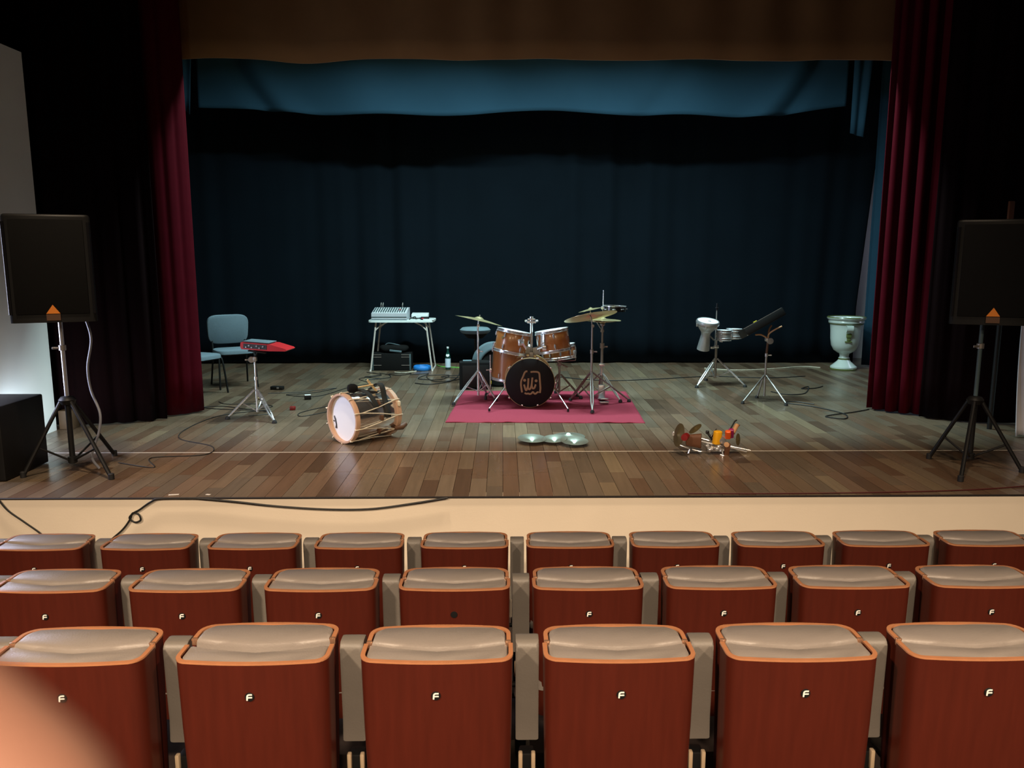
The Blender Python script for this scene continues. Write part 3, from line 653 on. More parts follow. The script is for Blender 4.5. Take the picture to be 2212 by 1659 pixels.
g.poly(prof, 0.006, 0.345, 0.010); g.build('cabinet', 'black_matte', ms)
MB().rbox((0.0, -0.121, 0.17), (0.33, 0.008, 0.27), 0.003).build('grille', 'black', ms)
MB().rbox((-0.10, 0.0, 0.352), (0.11, 0.10, 0.012), 0.004).build('cloth_scrap', 'grey_cloth', ms)
MB().rbox((0.186, -0.125, 0.09), (0.022, 0.008, 0.045), 0.003).build('tape', 'yellow_tape', ms)
# round cymbal case leaning with grey cloth behind it
cc = thing('cymbal_bag', 'round black cymbal bag with grey lining leaning by the floor tom', 'bag', (-0.10, 9.97, S))
MB().lathe([(0.0, -0.03), (0.225, -0.03), (0.24, -0.015), (0.24, 0.015), (0.225, 0.03), (0.0, 0.03)], 40, TM((0.05, 0, 0.24), (82, 0, 0))).build('body', 'black_matte', cc)
def sail(u, v): 
    a = R(95 + 85 * u); r_ = 0.245 + v * (0.10 * math.sin(PI * (0.25 + 0.5 * u)) + 0.02); return Vector((0.05 + math.cos(a) * r_, -0.02 + 0.05 * v, 0.24 + math.sin(a) * r_))
o = MB().sheet(sail, 16, 4).build('lining', 'grey_cloth', cc); sd = o.modifiers.new('thickness', 'SOLIDIFY'); sd.thickness = 0.006

# ------------------------------------------------------------------ cymbals on the floor, bell down
for nm, lb, x, y, r_, z, t in (('floor_cymbal', 'pale cymbal lying on the floor, leftmost of the four', 0.262, 6.86, 0.130, 0.042, (184, 2, 0)),
                   ('floor_cymbal', 'pale cymbal lying on the floor between the leftmost and rightmost ones', 0.462, 6.85, 0.115, 0.041, (185, -3, 0)),
                   ('floor_cymbal', 'pale cymbal lying on the floor, rightmost of the four', 0.632, 6.77, 0.125, 0.041, (185, 2, 0)),
                   ('floor_cymbal', 'largest pale cymbal on the floor, behind the three smaller ones', 0.605, 7.09, 0.155, 0.004, (2, -1, 0))):
    cymbal(nm, lb, (x, y, S + z), r_, t, m='pale_bronze', bow=0.17, group='cymbals lying on the stage floor')

# ------------------------------------------------------------------ marching bass drum lying on the floor
md = thing('marching_bass_drum', 'chrome marching bass drum with white head and rope tension lying on its side', 'drum', (-1.40, 6.88, S))
ax = Vector((0.69, 0.725, 0)).normalized(); BR = 0.214; BL = 0.46; BZ = BR + 0.012
dm = align((0, 0, BZ), ax)
md_m = Matrix.Translation((0, 0, BZ)) @ Matrix(((ax.y, 0, ax.x), (-ax.x, 0, ax.y), (0, 1, 0))).to_4x4()   # local x: sideways, y: up, z: along the axis
def dp(a, z, r=BR): return md_m @ Vector((math.cos(a) * r, math.sin(a) * r, z))
MB().lathe([(BR * 0.97, 0.0), (BR * 0.975, 0.002), (BR * 0.975, BL - 0.02), (BR * 0.97, BL - 0.018)], 64, md_m).build('shell', 'shell_steel', md)
hp = MB().lathe([(BR * 0.965, -0.042), (BR + 0.008, -0.042), (BR + 0.012, -0.036), (BR + 0.012, 0.000), (BR + 0.004, 0.004), (BR * 0.965, 0.004)], 64, md_m, closed=True).build('front_hoop', 'hoop_wood', md)
MB().lathe([(BR * 0.97, BL - 0.04), (BR + 0.012, BL - 0.04), (BR + 0.012, BL), (BR * 0.97, BL)], 64, md_m, closed=True).build('rear_hoop', 'hoop_wood', md)
MB().lathe([(BR * 0.972, 0.002), (BR * 0.97, -0.002), (0.0, -0.002)], 56, md_m).build('front_head', 'drum_white', md)
MB().lathe([(BR * 0.97, BL - 0.012), (0.0, BL - 0.01)], 48, md_m).build('rear_head', 'drum_white', md)
# dark print at the lower left of the head
pr_ = MB()
pr_.path([md_m @ Vector(p) for p in ((-0.165, 0.0, -0.004), (-0.148, -0.03, -0.004), (-0.135, -0.075, -0.004), (-0.138, -0.11, -0.004))], [0.008, 0.012, 0.010, 0.016], 8, flat=md_m.to_3x3() @ Vector((0, 0, 1)))
pr_.path([md_m @ Vector(p) for p in ((-0.178, -0.045, -0.004), (-0.160, -0.05, -0.004))], 0.006, 8, flat=md_m.to_3x3() @ Vector((0, 0, 1)))
pr_.build('head_print', 'dark_panel', md)
nR = 10
for i in range(nR):
    a0 = 2 * PI * (i + 0.5) / nR; a1 = a0 + PI / nR; a2 = a0 + 2 * PI / nR
    rp = MB(); am = a0 + 0.06; e = BR + 0.016
    rp.path([dp(a0, -0.042, e), dp(a0, 0.030, e), dp((a0 + a1) / 2 - 0.02, BL * 0.5, BR + 0.007), dp(a1, BL - 0.045, e), dp(a1, BL + 0.004, e)], 0.0042, 6)
    rp.path([dp(a1, BL - 0.045, e), dp((a1 + a2) / 2 + 0.02, BL * 0.5, BR + 0.007), dp(a2, 0.030, e)], 0.0042, 6)
    rp.build('rope', 'rope', md)
    hk = MB().path([dp(a0, -0.046, e - 0.012), dp(a0, -0.048, e + 0.002), dp(a0, -0.028, e + 0.004)], 0.006, 6); hk.build('hook', 'rope', md)
    if i % 2 == 0 or i > 6:
        MB().rbox(dp(a1, BL * 0.52, BR + 0.008), (0.05, 0.03, 0.018), 0.005, (md_m.to_3x3() @ Matrix.Rotation(a1 + PI / 2, 3, 'Z')).copy()).build('rope_pull', 'leather_brown', md)
# two webbing straps over the top
for z, a_lo, a_hi, zs, w_ in ((0.20, 25, 118, -0.10, 0.05), (0.31, -2, 112, 0.0, 0.055)):
    def stp(u, v):
        a = R(a_lo + (a_hi - a_lo) * u); lift = 0.010 + (0.085 * math.exp(-((u - 0.62) / 0.16) ** 2) if zs == 0 else 0.03 * math.sin(PI * u))
        return dp(a, z + zs * u + w_ * (v - 0.5), BR + lift)
    o = MB().sheet(stp, 24, 2).build('strap', 'strap', md); sd = o.modifiers.new('thickness', 'SOLIDIFY'); sd.thickness = 0.006
MB().path([dp(R(95), 0.06, BR + 0.035), dp(R(72), 0.20, BR + 0.02), dp(R(60), 0.27, BR + 0.03)], [0.012, 0.016, 0.010], 8).build('harness_hook', 'black_gloss', md)
MB().rbox(dp(R(205 - 180), BL - 0.02, BR + 0.02), (0.03, 0.03, 0.05), 0.01).build('rope_end', 'rope', md)
MB().path([dp(R(-35), BL - 0.06, BR + 0.012), dp(R(-32), BL + 0.02, BR + 0.02), dp(R(-30), BL + 0.07, BR - 0.0)], [0.02, 0.03, 0.022], 10).build('leather_tab', 'leather_brown', md)
ml = thing('drum_mallet', 'pale wooden mallet with black felt head lying on the chrome drum', 'mallet', tuple(Vector((-1.40, 6.88, S)) + dp(R(88), 0.08, BR + 0.045)))
MB().lathe([(0.0, -0.045), (0.03, -0.04), (0.042, -0.015), (0.042, 0.015), (0.03, 0.04), (0.0, 0.045)], 18, align((0, 0, 0), (0.9, 0.5, -0.1))).build('felt_head', 'black_matte', ml)
MB().tube((0.0, 0.0, 0.0), (0.17, 0.09, 0.02), 0.008).build('handle', 'stick', ml)
ds = thing('drum_stick', 'pale wooden stick tucked under the strap of the chrome drum', 'drum stick', tuple(Vector((-1.40, 6.88, S)) + dp(R(70), 0.26, BR + 0.02)))
MB().path([(0.02, 0.03, -0.005), (-0.04, 0.0, 0.08), (-0.052, -0.01, 0.105)], [0.011, 0.011, 0.009], 8).build('shaft', 'stick', ds)

# ------------------------------------------------------------------ percussion rack on the floor
px = 0.00388
pr = thing('percussion_rack', 'fallen percussion rack of chrome rods, coloured blocks and small bells on the floor', 'percussion', (1.757, 6.45, S))
def q2(x, y, d=0.0): return Vector(((x - 1540) * px, d, (985 - y) * px * 1.02 + d * -0.24))
def rod(pts, r, m='chrome', nm='rod'): return MB().path([q2(*p) for p in pts], r, 8).build(nm, m, pr)
rod([(1471, 966, -0.01), (1490, 973, -0.02), (1493, 975, -0.02), (1490, 984, -0.02)], 0.007)
rod([(1497, 975, -0.02), (1515, 980, -0.02), (1519, 979, -0.02)], 0.006)
rod([(1517, 950, 0.06), (1545, 958, 0.05), (1590, 970, 0.03), (1628, 978, 0.02)], 0.007)
rod([(1515, 957, 0.0), (1545, 964, 0.0), (1585, 972, 0.0), (1618, 981, 0.0)], 0.008)
rod([(1556, 987, -0.06), (1585, 996, -0.07)], 0.007)
rod([(1585, 930, 0.05), (1597, 914, 0.1), (1602, 911, 0.11)], 0.006, 'black', 'black_rod')
rod([(1581, 948, 0.0), (1595, 932, 0.06), (1608, 922, 0.1)], 0.006, 'amber', 'black_rod')
rod([(1562, 975, -0.03), (1563, 990, -0.06)], 0.006)
for x, y, d in ((1532, 968, 0), (1541, 972, -0.02), (1550, 974, -0.03), (1557, 970, 0.0), (1545, 965, 0.03), (1560, 978, -0.03), (1535, 976, -0.03), (1566, 968, 0.02)):
    g = MB().rbox(q2(x, y, d), (0.032, 0.03, 0.028), 0.007, RM(20, 15, x * 7)); wing(g, q2(x, y, d), (math.sin(x), -0.6, 0.3), 0.008); g.build('clamp', 'chrome', pr)
# small cymbals
for x, y, d, r_, axv in ((1469, 944, 0.0, 0.100, (-0.97, -0.18, 0.22)), (1508, 930, 0.06, 0.062, (-0.62, -0.05, 0.78)), (1600, 954, 0.02, 0.052, (0.80, -0.58, 0.1))):
    h = r_ * 0.1; br = r_ * 0.25
    MB().lathe([(0.003, h + br * 0.4), (br * 0.7, h + br * 0.25), (br, h), (r_, 0.0), (r_, -0.0016), (br, h - 0.003), (0.003, h + br * 0.4 - 0.004)], 32, align(q2(x, y, d), axv), closed=True).build('small_cymbal', 'brass_old', pr)
MB().lathe([(0.0, 0.0), (0.028, 0.002), (0.030, 0.03), (0.028, 0.075), (0.0, 0.078)], 20, align(q2(1473, 950, -0.13), (0.45, 0.88, -0.02))).build('red_block', 'red_block', pr)
MB().rbox(q2(1457, 941, 0), (0.02, 0.02, 0.035), 0.005).build('wing_nut', 'chrome', pr)
# cowbell: tapered box
g = MB(); c0, c1 = q2(1486, 955, 0.02), q2(1517, 957, -0.02); dirv = (c1 - c0).normalized(); upv = Vector((0, 0, 1)); sd_ = dirv.cross(upv).normalized(); up2 = sd_.cross(dirv)
rings = []
for p_, hh_, ww in ((c0, 0.040, 0.020), (c0.lerp(c1, 0.03), 0.045, 0.024), (c1, 0.062, 0.036)):
    rings.append([p_ + up2 * hh_ * math.copysign(abs(math.sin(t)) ** 0.5, math.sin(t)) + sd_ * ww * math.copysign(abs(math.cos(t)) ** 0.5, math.cos(t)) for t in [2 * PI * (k + 0.5) / 16 for k in range(16)]])
g.rings(rings).build('cowbell', 'bell_brown', pr)
MB().rbox(q2(1573, 976, -0.03), (0.042, 0.03, 0.115), 0.008, RM(4, 6, 0)).build('brown_bell', 'bell_brown', pr)
MB().lathe([(0.0, 0.0), (0.020, 0.001), (0.022, 0.012), (0.0, 0.014)], 16, align(q2(1570, 965, -0.05), (-0.3, -1, 0.2))).build('tan_disc', 'tan_wood_lit_arm', pr)
def block(c, axv, m, w_=0.034, h=0.11, nm='jam_block'):
    mm = align(c, axv); pts = [(w_ * math.copysign(abs(math.cos(t)) ** 0.7, math.cos(t)), w_ * 0.8 * math.copysign(abs(math.sin(t)) ** 0.7, math.sin(t))) for t in [2 * PI * k / 18 for k in range(18)]]
    MB().poly(pts, -h / 2, h / 2, 0.006, mm).build(nm, m, pr)
block(q2(1552, 949, -0.01), (0.06, -0.12, 1), 'yellow', 0.036, 0.108)
block(q2(1575, 943, -0.01), (-0.15, -0.5, 0.9), 'orange_block', 0.024, 0.075)
block(q2(1584, 940, 0.02), (-0.15, -0.5, 0.9), 'magenta_block', 0.022, 0.085)
MB().tube(q2(1589, 940, 0.04), q2(1602, 922, 0.10), 0.020, n=14).build('wood_tube', 'tan_wood_lit_arm', pr)
MB().lathe([(0.0, 0.0), (0.034, 0.0), (0.036, 0.02), (0.030, 0.022), (0.0, 0.022)], 22, align(q2(1562, 955, 0.0), (0.4, -0.9, 0.2))).build('chrome_disc', 'chrome', pr)
MB().rbox(q2(1535, 938, 0.06), (0.028, 0.03, 0.028), 0.006).tube(q2(1535, 938, 0.06), q2(1545, 955, 0.04), 0.010).tube(q2(1545, 948, 0.08), q2(1558, 930, 0.11), 0.012, 0.004).build('bracket', 'black_gloss', pr)

# ------------------------------------------------------------------ chairs
def chair(label, loc, rz):
    c = thing('stacking_chair', label, 'chair', loc, rz, 'grey blue stacking chairs')
    g = MB()   # faces local -y
    def pad(hw, y0, y1, z0, z1, rr):
        pts = [(hw * math.copysign(abs(math.cos(t)) ** 0.45, math.cos(t)), (y0 + y1) / 2 + (y1 - y0) / 2 * math.copysign(abs(math.sin(t)) ** 0.55, math.sin(t))) for t in [2 * PI * k / 32 for k in range(32)]]
        return MB().poly(pts, z0, z1, rr)
    pad(0.235, -0.235, 0.205, 0.435, 0.485, 0.022).build('seat', 'chair_cloth', c)
    pad(0.215, -0.21, 0.19, 0.418, 0.436, 0.004).build('seat_pan', 'black', c)
    # backrest: rounded trapezoid, leaning back
    mm = TM((0, 0.225, 0.715), (98, 0, 0)); pts = []
    for t in [2 * PI * k / 36 for k in range(36)]:
        x = 0.255 * math.copysign(abs(math.cos(t)) ** 0.42, math.cos(t)); y = 0.19 * math.copysign(abs(math.sin(t)) ** 0.5, math.sin(t)); pts.append((x * (1 + 0.20 * y), y))
    MB().poly(pts, -0.02, 0.022, 0.014, mm).build('backrest', 'chair_cloth', c)
    MB().poly([(x * 0.97, y * 0.97) for x, y in pts], -0.034, -0.018, 0.0, mm).build('back_shell', 'black', c)
    for sx in (-1, 1):
        MB().path(smooth_path([(sx * 0.23, -0.25, 0.0), (sx * 0.215, -0.20, 0.40), (sx * 0.205, -0.12, 0.425), (sx * 0.205, 0.10, 0.425)], 5), 0.0115, 8).build('leg', 'black', c)
        MB().path(smooth_path([(sx * 0.23, 0.29, 0.0), (sx * 0.21, 0.20, 0.36), (sx * 0.205, 0.20, 0.46), (sx * 0.20, 0.262, 0.66)], 5), 0.0115, 8).build('leg', 'black', c)
    MB().tube((-0.205, -0.12, 0.418), (0.205, -0.12, 0.418), 0.010).tube((-0.205, 0.16, 0.418), (0.205, 0.16, 0.418), 0.010).build('seat_frame', 'black', c)
    return c
chair('grey blue stacking chair with its whole backrest showing, behind the red pad', (-3.45, 10.05, S), R(31))
chair('grey blue stacking chair half hidden by the left red curtain', (-3.68, 9.42, S), R(66))

# ------------------------------------------------------------------ red drum pad on chrome stand
ps = thing('pad_stand', 'chrome tripod stand holding the red electronic drum pad', 'drum stand', (-2.55, 8.06, S))
MB().tube((0.0, 0, 0.05), (0.0, 0, 0.40), 0.0125, n=12).build('column', 'chrome', ps)
MB().lathe([(0.0125, 0.385), (0.019, 0.388), (0.019, 0.42), (0.010, 0.425)], 12).build('collar', 'chrome', ps)
MB().tube((0.0, 0, 0.40), (0.0, 0, 0.58), 0.0105, n=12).build('upper_tube', 'chrome', ps)
g = MB().lathe([(0.0, -0.02), (0.03, -0.018), (0.034, 0.0), (0.03, 0.018), (0.0, 0.02)], 14, TM((-0.03, -0.01, 0.60), (90, 0, 20))).rbox((0.0, 0, 0.605), (0.045, 0.045, 0.05), 0.01); wing(g, (-0.05, -0.02, 0.60), (-1, -0.4, 0)); g.build('tilter', 'dull_steel', ps)
MB().tube((0, 0, 0.62), (0.03, 0, 0.675), 0.009).rbox((0.03, 0.0, 0.68), (0.18, 0.05, 0.014), 0.005, RM(0, 8, 0)).build('mount_plate', 'black', ps)
tripod(ps, (0, 0, 0.285), [(-0.265, -0.13), (0.27, -0.33), (0.02, 0.30)], low=(0, 0, 0.07), r=0.0125)
rp = thing('drum_pad', 'red electronic drum pad with wedge shaped end on a chrome stand', 'drum pad', (-2.43, 8.10, S + 0.70), R(-5))
mm = RM(0, 4, 0).to_4x4() @ Matrix.Scale(0.84, 4)
prof = [(-0.27, 0.03), (0.07, 0.03), (0.10, 0.03), (0.285, -0.015), (0.30, -0.03), (0.285, -0.045), (0.08, -0.06), (-0.26, -0.06), (-0.275, -0.03)]
rings = [[mm @ Vector((x, y, (z + 0.06) * (1 - 0.10 * (abs(y) > 0.14)))) for x, z in prof] for y in (-0.15, -0.145, 0.145, 0.15)]
MB().rings(rings).build('case', 'red_plastic', rp, ang=30)
MB().rbox(mm @ Vector((-0.09, 0.0, 0.093)), (0.32, 0.26, 0.012), 0.004, mm.to_3x3()).build('pad_surface', 'grey_cloth', rp)
MB().box(mm @ Vector((-0.09, -0.151, 0.044)), (0.29, 0.006, 0.055), mm.to_3x3()).build('rear_panel', 'dark_panel', rp)
g = MB()
for i, x in enumerate((-0.20, -0.165, -0.13, -0.07, -0.035, 0.01)): g.tube(mm @ Vector((x, -0.152, 0.03 + 0.02 * (i % 2))), mm @ Vector((x, -0.165, 0.03 + 0.02 * (i % 2))), 0.008, n=8)
g.build('socket', 'chrome', rp)
MB().box(mm @ Vector((0.16, -0.136, 0.035)), (0.06, 0.006, 0.014), mm.to_3x3()).build('name_plate', 'steel', rp)

# ------------------------------------------------------------------ folding table with mixer
tbz = 0.735
tt = thing('folding_table', 'white folding table with tube legs in front of the backdrop', 'table', (-1.47, 11.62, S))
pts = [(0.475 * math.copysign(abs(math.cos(t)) ** 0.2, math.cos(t)), 0.28 * math.copysign(abs(math.sin(t)) ** 0.25, math.sin(t))) for t in [2 * PI * (k + 0.5) / 40 for k in range(40)]]
MB().poly(pts, tbz - 0.028, tbz, 0.004).build('table_top', 'table_white', tt)
for sx in (-1, 1):
    xt, xb = sx * 0.36, sx * 0.45
    MB().path(smooth_path([(xt, -0.22, tbz - 0.03), (xb - sx * 0.01, -0.27, 0.05), (xb, -0.25, 0.014), (xb, 0.23, 0.014), (xb - sx * 0.01, 0.26, 0.05), (xt, 0.22, tbz - 0.03)], 6), 0.0125, 8).build('leg_frame', 'tube_white', tt)
    for y in (-0.225, 0.225): MB().path(smooth_path([(xt + sx * 0.02, y - 0.01, tbz - 0.16), (xt - sx * 0.06, y, tbz - 0.08), (xt - sx * 0.16, y, tbz - 0.03)], 4), 0.009, 7).build('brace', 'tube_white', tt)
mx_ = thing('mixing_desk', 'silver mixing desk with rows of knobs standing on the white folding table', 'mixer', (-1.635, 11.575, S + tbz), R(-1))
g = MB(); prof = [(-0.19, 0.0), (0.18, 0.0), (0.18, 0.165), (0.12, 0.165), (-0.19, 0.10)]
g.rings([[Vector((x, y, z)) for y, z in prof] for x in (-0.255, 0.255)]).build('body', 'silver_panel', mx_, smooth=False)
MB().box((0, -0.193, 0.048), (0.505, 0.006, 0.012)).box((0, -0.193, 0.012), (0.505, 0.006, 0.008)).build('front_groove', 'knob', mx_)
MB().box((0, -0.035, 0.1345), (0.48, 0.27, 0.003), RM(11.8, 0, 0)).build('control_panel', 'white_plastic', mx_)
kb = MB()
for i in range(14):
    for j in range(7): kb.tube((-0.225 + i * 0.034, -0.145 + j * 0.036, 0.110 + (j * 0.036) * 0.2097), (-0.225 + i * 0.034, -0.145 + j * 0.036 - 0.003, 0.128 + (j * 0.036) * 0.2097), 0.009, n=6)
o = kb.build('knobs', 'knob', mx_); o['kind'] = 'stuff'
MB().rbox((0.145, -0.06, 0.145), (0.03, 0.02, 0.012), 0.003).build('red_button', 'red_led', mx_)
for x in (-0.17, -0.14, 0.15): MB().tube((x, 0.15, 0.16), (x, 0.15, 0.20), 0.008, n=8).tube((x, 0.15, 0.20), (x + 0.004, 0.16, 0.235), 0.009, 0.006, n=8).build('jack_plug', 'dull_steel', mx_)
rv = thing('router_box', 'small white box tilted on the right end of the folding table', 'device', (-1.22, 11.70, S + tbz))
MB().rbox((0, 0, 0.052), (0.25, 0.15, 0.05), 0.010, RM(8, 0, 0)).build('body', 'white_plastic', rv); MB().rbox((0, 0.0, 0.014), (0.22, 0.12, 0.028), 0.006).build('foot', 'black', rv)
di = thing('power_supply', 'small black box with red lights lying in front of the white box', 'device', (-1.13, 11.48, S + tbz))
MB().rbox((0, 0, 0.022), (0.12, 0.07, 0.044), 0.008).build('body', 'black', di); MB().rbox((-0.03, -0.036, 0.024), (0.03, 0.004, 0.012), 0.001).build('red_light', 'red_led', di)
o = MB().rbox((-1.07, 11.42, S + tbz + 0.008), (0.16, 0.10, 0.016), 0.003).build('paper_pad', 'white_plastic'); tag(o, 'white paper pad at the front right corner of the folding table', 'paper')
cb = MB().path(smooth_path([(-1.36, 11.5, S + tbz + 0.006), (-1.32, 11.42, S + tbz + 0.03), (-1.27, 11.46, S + tbz + 0.045), (-1.25, 11.40, S + tbz + 0.02), (-1.20, 11.44, S + tbz + 0.03), (-1.19, 11.5, S + tbz + 0.01)], 6), 0.008, 6).build('cable_tangle', 'cable'); tag(cb, 'tangle of black cable on the table between mixer and white box', 'cable')
# things under the table
rc = thing('equipment_case', 'black equipment case with metal edges standing under the folding table', 'case', (-1.62, 11.55, S))
MB().rbox((0, 0, 0.125), (0.56, 0.32, 0.25), 0.008).build('body', 'black_matte', rc)
for z in (0.235, 0.20, 0.08):
    MB().box((-0.21, -0.161, z), (0.13, 0.006, 0.008)).build('edge_strip', 'dull_steel', rc); MB().box((0.21, -0.161, z), (0.13, 0.006, 0.008)).build('edge_strip', 'dull_steel', rc)
for sx in (-1, 1): MB().rbox((sx * 0.272, -0.152, 0.125), (0.025, 0.025, 0.24), 0.006).build('corner', 'dull_steel' if False else 'knob', rc)
bgm = MB()
def bagf(u, v):
    a = 2 * PI * u; p = math.sin(PI * v); r1 = 0.215 * p ** 0.4; r2 = 0.13 * p ** 0.4
    return Vector((math.cos(a) * r1 * (1 + 0.06 * math.sin(3 * a)), math.sin(a) * r2, 0.055 - 0.055 * math.cos(PI * v) + 0.012 * math.sin(4 * a + 1) * p))
bgm.sheet(bagf, 32, 12)
bb = thing('soft_bag', 'black soft bag with grey cloth lying on the equipment case', 'bag', (-1.60, 11.55, S + 0.254))
bgm.build('body', 'black_matte', bb); MB().rbox((0.04, -0.13, 0.03), (0.18, 0.02, 0.03), 0.009, RM(0, 6, 0)).build('cloth', 'grey_cloth', bb)
MB().path(smooth_path([(-0.14, 0, 0.09), (-0.08, -0.02, 0.135), (0.02, -0.02, 0.12), (0.10, -0.01, 0.10)], 5), 0.008, 6).build('handle', 'grey_cloth', bb)
o = MB().lathe([(0.075, 0.004), (0.118, 0.0), (0.130, 0.02), (0.127, 0.055), (0.115, 0.068), (0.085, 0.064), (0.075, 0.045)], 36, TM((-1.18, 11.45, S + 0.001)), closed=True).build('blue_ring', 'blue'); tag(o, 'bright blue plastic ring lying under the right table legs', 'ring')
bt = thing('glass_bottle', 'dark green glass bottle with pale label standing right of the table', 'bottle', (-0.805, 11.5, S))
MB().lathe([(0.0, 0.0), (0.036, 0.001), (0.039, 0.006), (0.039, 0.20), (0.030, 0.235), (0.016, 0.27), (0.0145, 0.315), (0.0, 0.316)], 28).build('body', 'green_glass', bt)
MB().lathe([(0.0145, 0.312), (0.017, 0.314), (0.017, 0.338), (0.0, 0.34)], 16).build('cap', 'white_plastic', bt)
MB().lathe([(0.0385, 0.035), (0.0402, 0.036), (0.0402, 0.165), (0.0385, 0.166)], 28, closed=True).build('label', 'paper', bt)
MB().lathe([(0.0, 0.0), (0.024, 0.0), (0.024, 0.003), (0.0, 0.004)], 18, align((0, -0.0335, 0.215), (0, -1, 0.45))).build('round_label', 'white_plastic', bt)

# ------------------------------------------------------------------ goblet drum and small drums on a stand
s1 = thing('percussion_stand', 'chrome tripod stand carrying the goblet drum and two small drums', 'drum stand', (2.752, 10.05, S))
MB().tube((0, 0, 0.09), (0, 0, 0.52), 0.0165, n=12).build('column', 'dull_steel', s1)
g = MB().rbox((0, 0, 0.50), (0.06, 0.05, 0.04), 0.008).tube((0, 0, 0.5), (0.0, 0, 0.60), 0.012).rbox((-0.055, -0.02, 0.49), (0.05, 0.03, 0.03), 0.006); wing(g, (-0.03, -0.03, 0.5), (-1, -0.5, 0)); wing(g, (0.03, -0.03, 0.57), (1, -0.5, 0)); g.build('clamp', 'chrome', s1)
MB().tube((-0.02, 0.03, 0.58), (0.30, 0.03, 0.60), 0.009).build('cross_bar', 'chrome', s1)
MB().tube((0.0, 0.06, 0.50), (0.01, 0.08, 0.98), 0.008).tube((0.005, 0.07, 0.80), (-0.05, 0.06, 0.82), 0.007).build('side_post', 'dull_steel', s1)
MB().lathe([(0.0, 0.96), (0.014, 0.962), (0.014, 0.985), (0.026, 0.99), (0.026, 1.0), (0.012, 1.004), (0.012, 1.05), (0.0, 1.055)], 12, TM((0.01, 0.08, 0))).build('post_cap', 'black_gloss', s1)
tripod(s1, (0, 0, 0.345), [(-0.29, -0.23), (0.34, -0.18), (-0.02, 0.36)], low=(0, 0, 0.105), r=0.0125)
gd = thing('goblet_drum', 'silver goblet drum with white head hung from the chrome percussion stand', 'drum', (2.57, 10.0, S + 0.465), group='drums on the percussion stand')
gm = TM((0, 0, 0), (13, 4, 0)).copy()
MB().lathe([(0.072, 0.0), (0.080, 0.004), (0.078, 0.03), (0.062, 0.16), (0.056, 0.20), (0.060, 0.235), (0.10, 0.285), (0.128, 0.325), (0.132, 0.36), (0.128, 0.375), (0.12, 0.375), (0.05, 0.20), (0.068, 0.0)], 40, gm, closed=True).build('body', 'satin', gd)
MB().lathe([(0.128, 0.352), (0.146, 0.352), (0.148, 0.372), (0.140, 0.392), (0.128, 0.392)], 40, gm, closed=True).build('rim', 'steel', gd)
MB().lathe([(0.13, 0.380), (0.128, 0.388), (0.0, 0.390)], 40, gm).build('drum_head', 'drum_white', gd)
MB().box(gm @ Vector((0.01, -0.01, 0.3912)), (0.05, 0.018, 0.001), RM(0, 0, -35)).build('head_mark', 'dark_panel', gd)
bl = MB().rbox((0, 0, 0), (0.02, 0.02, 0.045), 0.005).mesh('lug', 'steel')
for i in range(6):
    a = 2 * PI * i / 6 - 1.9; o = bpy.data.objects.new('lug', bl); C.objects.link(o); o.parent = gd; o.location = gm @ Vector((math.cos(a) * 0.14, math.sin(a) * 0.14, 0.335))
MB().tube((0.06, 0.0, 0.20), (0.15, 0.06, 0.12), 0.01).build('mount', 'dull_steel', gd)
for lb, x, y, z, r_, h in (('small silver drum nearest the goblet drum on the percussion stand', 2.82, 9.97, 0.60, 0.092, 0.11), ('small silver drum beside the tilted black tray on the percussion stand', 2.985, 10.09, 0.615, 0.098, 0.10)):
    b = thing('small_drum', lb, 'drum', (x, y, S + z), group='drums on the percussion stand'); drum(b, r_, h, TM((0, 0, 0), (-1, 1, 0)), shell_m='satin', lugs=4, ang0=-0.6)
# tilted black tray on a stand
s2 = thing('tray_stand', 'steel tripod stand with basket under the tilted black tray', 'drum stand', (3.05, 9.0, S))
MB().tube((0, 0, 0.04), (0, 0, 0.52), 0.012, n=12).build('column', 'dull_steel', s2)
g = MB().lathe([(0.012, 0.5), (0.018, 0.502), (0.018, 0.54), (0.010, 0.545)], 12); wing(g, (0.018, 0, 0.52), (1, -0.4, 0)); g.build('collar', 'steel', s2)
MB().tube((0, 0, 0.52), (0.01, 0, 0.69), 0.0135, n=12).build('upper_tube', 'leather_brown', s2)
MB().lathe([(0.0, -0.022), (0.035, -0.02), (0.038, 0.0), (0.035, 0.02), (0.0, 0.022)], 16, TM((0.03, -0.01, 0.685), (90, 0, 0))).rbox((0.0, 0, 0.70), (0.05, 0.05, 0.04), 0.01).build('tilter', 'steel', s2)
for pts_ in ([(0.01, 0, 0.71), (0.0, -0.05, 0.77), (0.05, -0.10, 0.825), (0.12, -0.12, 0.865)], [(0.01, 0, 0.71), (-0.07, 0.0, 0.755), (-0.14, 0.0, 0.755)], [(0.01, 0, 0.71), (0.05, 0.10, 0.80), (0.09, 0.14, 0.85)]):
    MB().path(smooth_path(pts_, 4), 0.009, 8).build('basket_arm', 'tan_wood_lit_arm', s2)  # orange light on these steel arms is put into their colour
tripod(s2, (0, 0, 0.285), [(-0.335, -0.28), (0.115, -0.40), (-0.06, 0.08)], m='dull_steel', low=None, r=0.0105, double=False)
ty = thing('percussion_tray', 'black padded tray tilted up to the right on a steel stand', 'tray', (2.985, 9.03, S + 0.865))
tm = RM(-15, -29, 4); MB().rbox((0, 0, 0.02), (0.50, 0.30, 0.095), 0.008, tm).build('case', 'black', ty)
g = MB()
for zz in (-0.022, 0.062): g.box(tm @ Vector((0, -0.151, 0.0)) + Vector((0, 0, zz + 0.0)) * 0 + tm @ Vector((0, 0, zz)), (0.49, 0.004, 0.005), tm)
g.build('edge_piping', 'dull_steel', ty)
